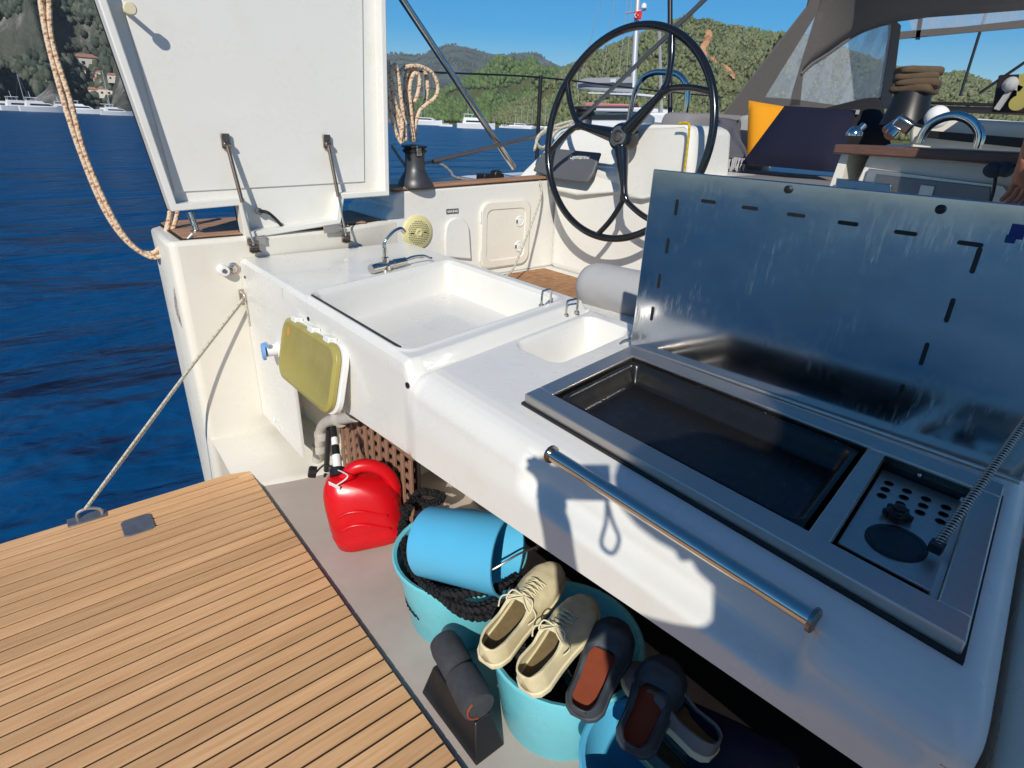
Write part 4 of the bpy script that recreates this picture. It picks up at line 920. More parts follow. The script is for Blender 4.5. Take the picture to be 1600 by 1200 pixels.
b = MB(); b.lathe([(.052, -.028), (.052, -.033), (.032, -.036), (.03, -.029)], WC, wn, 28); hr_ = b.build('hub_ring', M['alu'], sw); b = MB(); b.lathe([(.028, -.029), (.024, -.034), (.004, -.036)], WC, wn, 16); b.build('hub_nut', M['rusty'], hr_)
b = MB(); b.lathe([(.03, .03), (.03, .16)], WC, wn, 18); b.build('shaft', M['alu'], sw)
strands('yellow_lanyard', [py(1060, 193, 2.70), py(1072, 192, 2.70), py(1077, 198, 2.70), py(1074, 230, 2.705), py(1070, 262, 2.71), py(1067, 285, 2.715)], .006, 0, 1, M['rope_yellow'], 'yellow lanyard hanging down the white pedestal', 'lanyard')
b = MB(); b.add([py(x, y, 3.15) for x, y in ((985, 196), (1012, 172), (1024, 180), (1022, 196))]+[py(x, y, 3.3) for x, y in ((985, 196), (1012, 172), (1024, 180), (1022, 196))], [(0, 1, 2, 3), (7, 6, 5, 4), (0, 4, 5, 1), (1, 5, 6, 2), (2, 6, 7, 3), (3, 7, 4, 0)]); tag(b.build('compass_housing', M['white'], bevel=.02, seg=3), 'white compass housing on top of the pedestal behind spoke', 'compass')
# ================================================================== cockpit cushions
def cushion(name, c, size, m, label, cat='cushion', rot=None, group=None, wr=.02, par=None):
    b = MB(); R = Euler(rot or (0, 0, 0)).to_matrix(); rings = []; nz = 10
    sx, sy, sz = size
    for i in range(nz+1):
        t = i/nz; a = math.pi*(t-.5); z = math.sin(a)*sz/2; k = abs(math.cos(a))**.45; ring = []
        for x, y in rrect(1, 1, .18, 6):
            q = V(x*sx*(.80+.2*k), y*sy*(.80+.2*k), z*(1-.18*(abs(x)*2)**3*.6-.18*(abs(y)*2)**3*.6)); q += V(0, 0, wr*mnoise.noise(V(q.x*6, q.y*6, z*9+c[0])))
            ring.append(Vector(c)+R @ q)
        rings.append(ring)
    b.loft(rings); o = b.build(name, m, par, ang=180)
    return tag(o, label, cat, group) if label else o
b = MB(); b.cyl((-1.93, 2.08, .80), (-1.42, 2.16, .80), .105, n=40)
ru = MB(); rows = []
for i in range(21):
    t = i/20; x = -1.93+.55*t; rr_ = .112*(1-.55*(1-min(1, t*7))**3); r = []
    for k in range(33):
        a = 2*math.pi*k/32; w_ = 1+.05*mnoise.noise(V(t*9, math.cos(a)*3, math.sin(a)*3))*(1.6 if math.sin(a) < -.3 else .5); r.append(V(x, 2.08+.09*t+rr_*w_*math.cos(a), .80+rr_*w_*math.sin(a)))
    rows.append(r)
ru.grid(rows); ru.add(rows[0][:-1], [tuple(range(31, -1, -1))]); tag(ru.build('rolled_cushion', M['cush_l'], ang=180), 'pale grey rolled cushion on the cockpit sole by the griddle lid', 'cushion')
b = MB(); b.box((-1.65, 2.08, .66), (.62, .3, .12)); struct(b.build('cockpit_seat_step', M['gel'], bevel=.03, seg=3))
b = MB(); b.box((-1.75, 3.6, .90), (1.7, 1.0, .60)); struct(b.build('cockpit_seat', M['gel'], bevel=.03))
cushion('seat_cushion', (-1.75, 3.42, 1.245), (1.35, 1.0, .10), M['cush'], 'grey seat cushion along the cockpit bench under the pillow', wr=.01)
cushion('back_cushion', (-2.48, 3.75, 1.44), (.26, .8, .40), M['cush'], 'grey back cushion right of the white pedestal', wr=.01)
cushion('back_cushion', (-2.24, 3.98, 1.45), (.26, .14, .40), M['cush_l'], 'pale back cushion between grey towel and yellow pillow', wr=.01)
cushion('back_cushion', (-2.78, 3.55, 1.42), (.30, .5, .30), M['cush'], 'grey back cushion seen through the lower left of wheel', wr=.01)
b = MB(); rows = []
for i in range(15):
    t = i/14; r = []
    for k in range(13):
        s_ = k/12; top = pY(1090+62*s_, 181+6*s_, 3.62); bot = pY(1104+60*s_, 240+8*s_, 3.42); p = top.lerp(bot, t)
        r.append(p+V(0, .02*math.sin(s_*9)+.05*mnoise.noise(V(s_*4, t*3, 2)), .012*mnoise.noise(V(s_*5, t*5, 0))))
    rows.append(r)
b.grid(rows); tw = b.build('towel', M['cush_d'], ang=180); tag(tw, 'charcoal fringed towel draped over the cockpit cushion', 'towel'); tw.modifiers.new('s', 'SOLIDIFY').thickness = .012
b = MB()
for k in range(26):
    s_ = k/25; p = rows[-1][0].lerp(rows[-1][-1], s_); e = V(random.uniform(-.02, .02), -.02, -.055-random.uniform(0, .03)); b.tube([p, p+e*.5+V(.01*random.uniform(-1, 1), 0, 0), p+e], .0045, 5)
b.build('fringe', M['cush_l'], tw)
def pillow(name, quad, th, m, par=None, n=12):
    b = MB(); A, B_, C_, D_ = [Vector(q) for q in quad]; nn = (B_-A).cross(D_-A).normalized(); out = []
    for sgn in (1, -1):
        rows = []
        for i in range(n+1):
            v = i/n; rows.append([A*(1-u_/n)*(1-v)+B_*(u_/n)*(1-v)+C_*(u_/n)*v+D_*(1-u_/n)*v+nn*sgn*th*((1-(2*u_/n-1)**4)*(1-(2*v-1)**4))**.6 for u_ in range(n+1)])
        b.grid(rows)
    return b.build(name, m, par, ang=180)
ps = [pY(1170, 157, 3.72), pY(1236, 168, 3.75), pY(1235, 262, 3.5), pY(1166, 258, 3.5)]
tag(pillow('yellow_pillow', ps, .05, M['yellow']), 'mustard yellow pillow leaning behind the navy pillow', 'pillow')
ps = [pY(1226, 165, 3.60), pY(1338, 172, 3.6), pY(1310, 270, 3.35), pY(1158, 256, 3.35)]
tag(pillow('navy_pillow', ps, .06, M['navy']), 'navy blue pillow covering lower half of the yellow one', 'pillow')
ps = [pY(1262, 180, 3.72), pY(1376, 152, 3.9), pY(1392, 225, 3.7), pY(1275, 250, 3.6)]
bag = pillow('dark_bag', ps, .09, M['cloth_dark']); tag(bag, 'black slumped bag behind the navy pillow by the table', 'bag')
b = MB(); q = pY(1335, 175, 3.66); b.box(q, (.05, .006, .022)); b.build('bag_tag', M['cush_l'], bag)
# ================================================================== sprayhood
def clear_mat():
    m = bpy.data.materials.new('clear_vinyl'); m.use_nodes = True; t = m.node_tree; N = t.nodes; L = t.links; p = N['Principled BSDF']
    p.inputs['Base Color'].default_value = (.42, .47, .54, 1); p.inputs['Roughness'].default_value = .12
    tc = N.new('ShaderNodeTexCoord'); mp = N.new('ShaderNodeMapping'); mp.inputs['Scale'].default_value = (14, 14, 1.2); mp.inputs['Rotation'].default_value = (.3, .5, 0); L.new(tc.outputs['Object'], mp.inputs[0])
    n = N.new('ShaderNodeTexNoise'); n.inputs['Scale'].default_value = 1.; n.inputs['Detail'].default_value = 5; L.new(mp.outputs[0], n.inputs[0])
    r = N.new('ShaderNodeMapRange'); r.inputs['From Min'].default_value = .35; r.inputs['From Max'].default_value = .75; r.inputs['To Min'].default_value = .30; r.inputs['To Max'].default_value = .62; L.new(n.outputs['Fac'], r.inputs[0]); L.new(r.outputs[0], p.inputs['Alpha'])
    return m
M['vinyl'] = clear_mat()
sA, sB, sD = pY(1130, 185, 4.0), pY(1300, -10, 4.4), pY(1380, 165, 5.4)
sn = (sB-sA).cross(sD-sA).normalized()
def sidep(px, py_, off=0.): d = ray(px, py_); return O+d*((sA-O).dot(sn)/d.dot(sn))+sn*off
sh = thing('sprayhood', 'dark grey canvas sprayhood with clear windows over the cockpit front', 'sprayhood', pY(1250, 240, 4.6))
def strip(name, polypx, m, th=.006, off=0., fn=sidep): b = MB(); b.prism([fn(x, y, off) for x, y in polypx], sn*th); return b.build(name, m, sh, smooth=False)
strip('aft_edge', [(1122, 190), (1150, 186), (1195, 152), (1278, 18), (1300, -60), (1278, -60), (1262, 10)], M['canvas'], .012)
strip('side_pillar', [(1276, 22), (1300, -60), (1330, -60), (1292, 18), (1255, 118), (1250, 165), (1234, 165), (1240, 140)], M['canvas'], .012)
strip('lower_skirt', [(1150, 186), (1195, 152), (1240, 155), (1310, 165), (1378, 158), (1388, 200), (1160, 205)], M['canvas'], .010)
strip('front_pillar', [(1394, 26), (1408, 40), (1392, 170), (1374, 170), (1392, 60)], M['canvas'], .03)
strip('small_window', [(1194, 154), (1277, 20), (1288, 24), (1242, 156)], M['vinyl'], .002, .004)
cvx = [(1252, 116), (1268, 100), (1290, 86), (1318, 66), (1345, 50), (1372, 40), (1396, 34)]
strip('side_window', [(1246, 156)]+cvx+[(1394, 60), (1378, 160), (1310, 166)], M['vinyl'], .002, .004)
b = MB(); lo = [sidep(x, y, .004) for x, y in cvx]+[pY(1450, 26, 5.3), pY(1530, 20, 5.3), pY(1680, 8, 5.3)]
hi = [pY(x, y, yy) for x, y, yy in ((1288, -20, 4.3), (1300, -40, 4.3), (1330, -60, 4.3), (1370, -70, 4.3), (1400, -80, 4.3), (1440, -80, 4.3), (1470, -80, 4.3), (1520, -80, 4.3), (1580, -80, 4.3), (1700, -80, 4.3))]
rows = [[a.lerp(c_, t/8)+V(0, 0, .05*math.sin(math.pi*t/8)) for a, c_ in zip(lo, hi)] for t in range(9)]
b.grid(rows); o = b.build('roof', M['canvas'], sh, ang=180); o.modifiers.new('s', 'SOLIDIFY').thickness = .006
b = MB(); b.tube(spline(lo[:7], 4), .014, 8); b.build('bow_tube', M['canvas'], sh)
fy = lambda x, y, o=0: pY(x, y, 5.42)
def fpan(name, poly, m, th): b = MB(); b.prism([fy(x, y) for x, y in poly], V(0, th, 0)); return b.build(name, m, sh, smooth=False)
fpan('front_valance', [(1396, 50), (1500, 42), (1680, 22), (1680, 36), (1500, 52), (1396, 62)], M['canvas'], .02)
fpan('rolled_window', [(1420, 28), (1500, 22), (1680, 2), (1680, 22), (1500, 42), (1425, 47)], M['vinyl'], .01)
fpan('strap', [(1436, 20), (1443, 20), (1437, 62), (1430, 62)], M['cush'], .006)

# ================================================================== cockpit table cabinet and what stands on it
ct = thing('cockpit_cabinet', 'cream cockpit cabinet with dark wooden top and steel appliance front', 'cabinet', (-.75, 2.8, SOLE))
b = MB(); q = [V(-1.085, 2.52, 1.445), V(-.28, 2.46, 1.445), V(-.24, 3.05, 1.445), V(-1.12, 3.05, 1.445)]; b.prism(q, V(0, 0, .034)); b.build('wooden_top', M['tabletop'], ct, bevel=.006)
def cp(px, py_, y=2.56): return pY(px, py_, y)
b = MB(); b.prism([cp(1296, 292), cp(1318, 231), cp(1330, 231), cp(1312, 292)], V(0, .4, 0)); b.prism([cp(1312, 292)+V(0, 0, -.75), cp(1296, 292)+V(0, 0, -.75), cp(1296, 292), cp(1312, 292)], V(0, .4, 0)); b.build('side_panel', M['gel_y'], ct)
b = MB(); b.prism([cp(1335, 292), cp(1362, 234), cp(1660, 268), cp(1660, 345), cp(1335, 345)], V(0, .42, 0)); b.build('front_panel', M['gel_y'], ct, bevel=.006)
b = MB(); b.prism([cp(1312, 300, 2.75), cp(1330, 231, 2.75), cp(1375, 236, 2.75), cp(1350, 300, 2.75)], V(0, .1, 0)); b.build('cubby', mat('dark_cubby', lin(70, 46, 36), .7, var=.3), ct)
b = MB(); b.prism([cp(1350, 292, 2.555), cp(1359, 263, 2.555), cp(1570, 290, 2.555), cp(1600, 340, 2.555), cp(1345, 340, 2.555)], V(0, -.012, 0)); ap = b.build('appliance_front', M['steel'], ct, bevel=.002)
b = MB(); b.prism([cp(1366, 296, 2.54), cp(1370, 272, 2.54), cp(1548, 292, 2.54), cp(1548, 335, 2.54), cp(1366, 320, 2.54)], V(0, -.006, 0)); b.build('appliance_door', M['alu'], ap, bevel=.002)
b = MB(); b.prism([cp(1434, 308, 2.533), cp(1440, 288, 2.533), cp(1462, 291, 2.533), cp(1455, 311, 2.533)], V(0, -.006, 0)); b.build('latch', M['steel'], ap, bevel=.002)
b = MB(); b.prism([cp(1308, 300, 2.53), cp(1312, 278, 2.53), cp(1398, 288, 2.53), cp(1396, 302, 2.53)], V(0, -.03, 0)); b.build('pull_handle', M['steel_lid'], ct, bevel=.003)
b = MB(); b.tube(spline([cp(x, y, 2.62) for x, y in ((1437, 224), (1443, 208), (1456, 193), (1474, 184), (1494, 181), (1514, 187), (1527, 200), (1531, 214), (1526, 232))], 6), .0155, 14); tag(b.build('grab_arch', M['chrome']), 'polished steel arched grab handle on the wooden cabinet top', 'handle')
t = thing('winch_crank', 'chrome winch handle lying on the wooden cabinet top', 'winch handle', cp(1400, 213, 2.75))
b = MB(); b.box(cp(1412, 194, 2.75), (.07, .05, .045), (.2, .5, .3)); b.build('grip', M['chrome'], t, bevel=.008, seg=3)
b = MB(); b.cyl(cp(1385, 206, 2.72), cp(1402, 192, 2.75), .022, .018); b.cyl(cp(1388, 213, 2.7), cp(1397, 204, 2.72), .02); b.build('arm', M['chrome'], t)
b = MB(); b.tube([cp(1422, 192, 2.75), cp(1445, 199, 2.75)], .006, 8); b.build('stem', M['dkmetal'], t)
b = MB(); b.lathe([(.03, 0), (.03, .01), (.02, .028), (.01, .034)], cp(1334, 212, 2.66), (0, 0, 1), 18); b.cyl(cp(1340, 206, 2.66), cp(1350, 196, 2.68), .012, .014); tag(b.build('chrome_knob', M['chrome']), 'small chrome lever knob at the left end of cabinet top', 'knob')
t = thing('microphone', 'round black microphone on a thin stem by the cabinet', 'microphone', cp(1548, 325, 2.45)); b = MB(); b.sphere(cp(1553, 266, 2.45), .03, 16, 10, (1, .7, .8)); b.sphere(cp(1572, 266, 2.45), .022, 12, 8); b.build('head', M['rubber'], t)
b = MB(); b.tube(spline([cp(1556, 272, 2.45), cp(1552, 300, 2.45), cp(1541, 332, 2.45)]), .005, 8); b.build('stem', M['black'], t)
wq = pY(1412, 196, 3.5); t = thing('covered_winch', 'black winch with folded brown cover stacked on top', 'winch', wq)
b = MB(); b.lathe([(.11, 0), (.10, .03), (.085, .10), (.08, .15)], wq, n=24); b.build('drum', M['black'], t)
for k in range(4): cushion('cover_fold', (wq.x+.012*math.sin(k*2), wq.y, wq.z+.155+.026*k), (.185, .16, .042), M['cloth_brown'], None, rot=(0, .08*math.sin(k*3), .2*k), wr=.02, par=t)
b = MB(); b.sphere(pY(1464, 183, 3.4), .05, 18, 12); tag(b.build('white_dome', M['white']), 'white antenna dome behind the arched grab handle', 'dome')
t = thing('coachroof', 'cream coachroof edge with dark hatch rails beyond the cabinet', 'coachroof', pY(1520, 260, 3.6))
b = MB(); b.prism([pY(1420, 205, 3.7), pY(1430, 178, 3.7), pY(1680, 196, 3.7), pY(1680, 260, 3.7), pY(1420, 260, 3.7)], V(0, 1.2, 0)); b.build('roof_edge', M['gel_y'], t, bevel=.02)
b = MB(); b.prism([pY(1435, 214, 3.66), pY(1440, 203, 3.66), pY(1680, 222, 3.66), pY(1680, 240, 3.66)], V(0, .02, 0)); b.build('hatch_slot', M['black'], t)
for yy in (160, 169): b = MB(); b.tube([pY(1432, yy, 3.9), pY(1700, yy+9, 3.9)], .016 if yy > 165 else .008, 10); b.build('rail', M['dkmetal'], t)
t = thing('instrument_box', 'dark open instrument box at the right edge of picture', 'instrument', pY(1580, 178, 3.4))
b = MB(); b.prism([pY(1548, 176, 3.4), pY(1560, 117, 3.4), pY(1700, 112, 3.4), pY(1700, 180, 3.4)], V(0, .12, 0)); b.build('box', M['pcb'], t, bevel=.006)
b = MB(); b.sphere(pY(1579, 132, 3.36), .03, 10, 8); b.box(pY(1572, 150, 3.37), (.02, .02, .11), (0, .3, 0)); b.box(pY(1588, 136, 3.37), (.05, .03, .02), (0, .4, 0)); b.build('fittings', M['cush_l'], t)
b = MB(); b.box(pY(1598, 140, 3.37), (.03, .03, .12), (0, -.2, 0)); b.lathe([(.03, 0), (.03, .02)], pY(1592, 161, 3.36), (0, -1, 0), 14); b.build('dial', M['gel_old'], t)
pole('forestay', pY(1500, 150, 7.), pY(1553, -20, 7.), .012, M['dkmetal'], 'dark stay slanting across the sky through sprayhood window', 'stay')
pole('shroud', pY(1530, 146, 6.5), pY(1700, 30, 6.5), .012, M['dkmetal'], 'dark shroud wire rising to the right behind instrument box', 'stay')

# ================================================================== things stowed under the counter
def bucket(name, c, r0, r1, h, m, label, tilt=(0, 0, 0), handle=True, group='buckets under the counter'):
    c = Vector(c); t = thing(name, label, 'bucket', c, group); R = Euler(tilt).to_matrix(); ax = R @ V(0, 0, 1); th = .004
    b = MB(); b.lathe([(.001, 0), (r0*.96, 0), (r0, .008), (r1, h-.012), (r1+.010, h-.010), (r1+.011, h-.002), (r1+.006, h+.001), (r1-th, h-.003), (r0-th, .012), (.001, .010)], c, ax, 40, up=(0, 1, .01), cap=False); b.build('bucket_body', m, t, ang=50)
    return t, R
def braid(name, path, m, par, r=.0075, amp=.011, per=.05, label=None):
    P = spline(path, 14); b = MB(); L = 0; fr = []; prev = None
    for i, p in enumerate(P):
        d = (P[min(i+1, len(P)-1)]-P[max(0, i-1)]).normalized()
        a = (prev-d*prev.dot(d)).normalized() if prev else frame(d)[0]; prev = a
        if i: L += (p-P[i-1]).length
        fr.append((p, a, d.cross(a), L))
    for k in range(3):
        q = []
        for p, a, c_, l in fr:
            ph_ = 2*math.pi*(l/per+k/3); q.append(p+a*(amp*math.sin(ph_))+c_*(amp*.55*math.sin(2*ph_)))
        b.tube(q, r, 6)
    return b.build(name, m, par, ang=180)
def ropering(c, r, z, n, ph, wob, rg):
    return [V(c[0]+(r+rg.uniform(-wob, wob))*math.cos(ph+2*math.pi*k/n), c[1]+(r+rg.uniform(-wob, wob))*math.sin(ph+2*math.pi*k/n), z+rg.uniform(-.012, .012)) for k in range(n+1)]
def heap(name, c, z0, label, seed, R=.15):
    rg = random.Random(seed); t = thing(name, label, 'rope', (c[0], c[1], z0), 'black ropes in the buckets')
    for k, (r, z, ph_) in enumerate(((R, 0, 0), (R*.62, .01, 1), (R*.95, .035, 2.2), (R*.5, .04, .6), (R*.85, .065, 3.6), (R*.25, .03, .2))):
        braid('rope_turn', ropering(c, r, z0+z, 9, ph_, .02, rg)[:-1], M['rope_black'], t)
    return t
B1, B2, B3 = (-1.215, .84, FL), (-.755, .865, FL), (-.405, .79, FL)
bucket('bucket', B1, .165, .205, .27, M['aqua'], 'aqua bucket with black rope beside the red jerrycan')
bucket('bucket', B2, .165, .20, .27, M['aqua'], 'aqua bucket holding the cream shoes')
bucket('bucket', B3, .125, .15, .25, M['blue'], 'blue bucket in the shade holding grey knitted shoes')
def pocket(c, r): # moulded grip on the rim
    b = MB(); b.plate(rrect(.09, .02, .009, 4), V(c[0]-.06, c[1]-r-.006, FL+.238), (1, 0, 0), (0, .1, 1), -.003); return b
hp1 = heap('black_rope', B1, .10, 'black braided rope coiled in the aqua bucket by the jerrycan', 5, .155)
heap('black_rope', B2, .10, 'black braided rope under the cream shoes', 8, .15)
braid('rope_turn', [pz(x, y, z) for x, y, z in ((640, 790, .25), (628, 830, .24), (640, 880, .25), (668, 915, .28), (705, 938, .275), (745, 950, .27), (785, 935, .28), (815, 905, .30))], M['rope_black'], hp1)
braid('rope_turn', [pz(x, y, z) for x, y, z in ((655, 800, .22), (645, 850, .21), (660, 905, .24), (700, 925, .29), (740, 925, .30), (780, 918, .31), (810, 900, .3))], M['rope_black'], hp1)
braid('rope_turn', [pz(x, y, z) for x, y, z in ((690, 930, .28), (720, 955, .26), (755, 962, .255), (790, 945, .27), (812, 920, .29))], M['rope_black'], hp1)
braid('rope_turn', [pz(x, y, z) for x, y, z in ((640, 775, .20), (660, 768, .21), (690, 775, .2), (672, 788, .2), (648, 782, .22), (630, 800, .25))], M['rope_black'], hp1)
# sky blue pail lying on the rope
a0, a1 = pz(668, 845, .36), pz(792, 868, .40); axd = (a1-a0).normalized()
t = thing('pail', 'sky blue pail lying on its side on the black rope', 'bucket', a0)
L0 = (a1-a0).length; b = MB(); b.lathe([(.001, -.01), (.095, -.01), (.103, 0), (.112, L0), (.115, L0+.004), (.108, L0+.004), (.098, .006), (.001, .006)], a0, axd, 36, cap=False); b.build('pail_body', M['blue'], t, ang=50)
b = MB(); b.tube(spline([a1+V(.02, -.1, .0), a1+V(.045, -.06, .03), a1+V(.05, .0, .04), a1+V(.04, .07, .02)]), .003, 6); b.build('handle', M['steel'], t)
# red jerrycan
J = V(-1.735, .775, FL); jr = thing('jerrycan', 'red plastic jerrycan with black and white spout on the floor', 'jerrycan', J)
Rz = Euler((0, -.13, 0)).to_matrix(); Rz = Euler((0, 0, 1.1)).to_matrix() @ Rz; J = J+V(0, 0, .012)
def jring(z, w_, d_, ox=0, oy=0, r=.075): return [J+Rz @ V(x+ox, y+oy, z) for x, y in rrect(w_, d_, min(r, d_*.45, w_*.45), 6)]
b = MB(); b.loft([jring(0, .24, .15), jring(.012, .265, .175), jring(.06, .28, .185), jring(.075, .272, .178), jring(.09, .28, .185), jring(.19, .275, .18), jring(.235, .25, .165, -.01), jring(.27, .19, .13, -.03), jring(.295, .10, .09, -.06), jring(.305, .07, .07, -.065)]); b.build('can_body', M['red'], jr, ang=60)
hpnt = [J+Rz @ V(x, 0, z) for x, z in ((-.05, .285), (.0, .325), (.055, .32), (.105, .28), (.125, .215), (.115, .15))]
b = MB(); P = spline(hpnt, 6); b.tube(P, [.026]*len(P), 14); b.build('handle', M['red'], jr, ang=180)
for zz, yy in ((.10, -.094), (.16, -.092)):
    b = MB(); b.tube(spline([J+Rz @ V(x, yy+abs(x)**2*.6, zz+q) for x, q in ((-.09, .02), (-.05, .035), (.0, .03), (.05, .005), (.09, -.015))], 5), [.003]+[.006]*19+[.003], 8); b.build('moulded_rib', M['red'], jr, ang=180)
nk = J+Rz @ V(-.065, 0, .30); tp = pY(521, 668, nk.y+.06); dirn = (tp-nk)
b = MB(); b.lathe([(.03, 0), (.03, .03), (.022, .034)], nk, dirn, 18); b.build('cap_collar', M['black'], jr)
ln = dirn.length
for k, (a, e, m_) in enumerate(((.12, .42, 'white'), (.42, .62, 'black'), (.62, .78, 'white'), (.78, 1.02, 'black'))):
    b = MB(); b.cyl(nk+dirn*a, nk+dirn*e, .0175-.002*k, .0165-.002*k, n=14); b.build('spout_ring', M[m_], jr)
cpn = pz(494, 738, .2); b = MB(); b.lathe([(.024, 0), (.024, .025), (.02, .03)], cpn, (-.4, -1, .3), 16); b.tube(spline([nk+V(0, 0, .02), nk+V(-.06, -.02, .03), cpn]), .004, 6); b.build('hanging_cap', M['black'], jr)
b = MB(); b.box(nk+V(.035, -.03, -.02), (.05, .003, .05), (.3, .2, .5)); b.tube(spline([nk+V(0, 0, .03), nk+V(.09, .0, .05), nk+V(.05, -.03, .0)]), .0025, 6); b.build('paper_tag', M['white'], jr)
# lattice panel, pipes
lt = thing('lattice_panel', 'brown lattice vent panel on the back wall behind the jerrycan', 'vent', (-1.95, .9, .1))
LY = .90; LA, LB, LC = pY(536, 665, LY), pY(640, 690, LY), pY(540, 738, LY)
lu = V(1, 0, 0); b = MB()
x0, x1, z0, z1 = LA.x-.02, LB.x, LC.z-.01, LA.z+.12
b.box(((x0+x1)/2, LY+.04, (z0+z1)/2), (x1-x0, .005, z1-z0)); b.build('backing', M['caulk'], lt)
k = 0
for i in range(11):
    b = MB(); x = x0+(x1-x0)*i/10; b.box((x, LY, (z0+z1)/2), (.018, .012, z1-z0)); b.build('slat', M['brown'], lt, bevel=.002)
for i in range(9):
    b = MB(); z = z0+(z1-z0)*i/8; b.box(((x0+x1)/2, LY+.012, z), (x1-x0, .012, .018)); b.build('slat', M['brown'], lt, bevel=.002)
t = thing('drain_pipes', 'pale grey drain pipes and valve under the counter behind jerrycan', 'pipes', pY(497, 745, .82))
def pp(*q): return [pY(x, y, .82) for x, y in q]
b = MB(); b.tube(spline(pp((498, 745), (496, 720), (500, 690), (503, 668), (515, 657), (535, 654), (556, 650)), 5), .024, 14); b.build('pipe', M['pipe'], t)
for x, y, r_ in ((497, 735, .036), (499, 700, .032), (502, 680, .03), (530, 655, .032)): b = MB(); q = pY(x, y, .82); b.lathe([(r_, -.018), (r_*1.05, 0), (r_, .018)], q, (0, .0, 1) if y > 660 else (1, 0, .1), 16); b.build('pipe_collar', M['pipe'], t)
b = MB(); b.tube(spline(pp((510, 735), (512, 700), (514, 670)), 4), .013, 10); b.tube(spline([pY(499, 780, .75), pY(505, 760, .78), pY(508, 740, .81)], 4), .006, 8); b.build('hose', M['dkmetal'], t)
# foam-covered roller on its bracket by the platform hinge
t = thing('foam_roller', 'dark grey foam covered roller on black bracket beside the platform hinge', 'roller', (-.92, .62, FL))
r0_, r1_ = V(-1.035, .655, .135), V(-.80, .612, .135); du = (r1_-r0_)
prof_ = [(.02, 0), (.042, .006), (.046, .03), (.044, .11), (.039, .118), (.039, .124), (.046, .132), (.047, .215), (.043, .238), (.036, .24)]
b = MB(); b.lathe(prof_, r0_, du, 28); b.build('foam', M['rubber'], t)
b = MB(); b.tube([r0_+du.normalized()*.241+(frame(du)[0]*math.cos(a)+frame(du)[1]*math.sin(a))*.034 for a in np.linspace(2.2, 4.6, 14)], .003, 6); b.build('end_ring', M['insole'], t)
b = MB(); b.hexa([V(-1.03, .575, FL), V(-.76, .575, FL), V(-.76, .67, FL), V(-1.03, .69, FL)], [V(-1.02, .61, .075), V(-.80, .60, .085), V(-.80, .65, .085), V(-1.02, .68, .075)]); b.build('bracket', M['dkmetal'], t, bevel=.004)

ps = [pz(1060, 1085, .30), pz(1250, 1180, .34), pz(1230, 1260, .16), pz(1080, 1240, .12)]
tag(pillow('dark_bag', ps, .05, M['navy']), 'dark navy bag in the shade under the counter edge', 'bag')
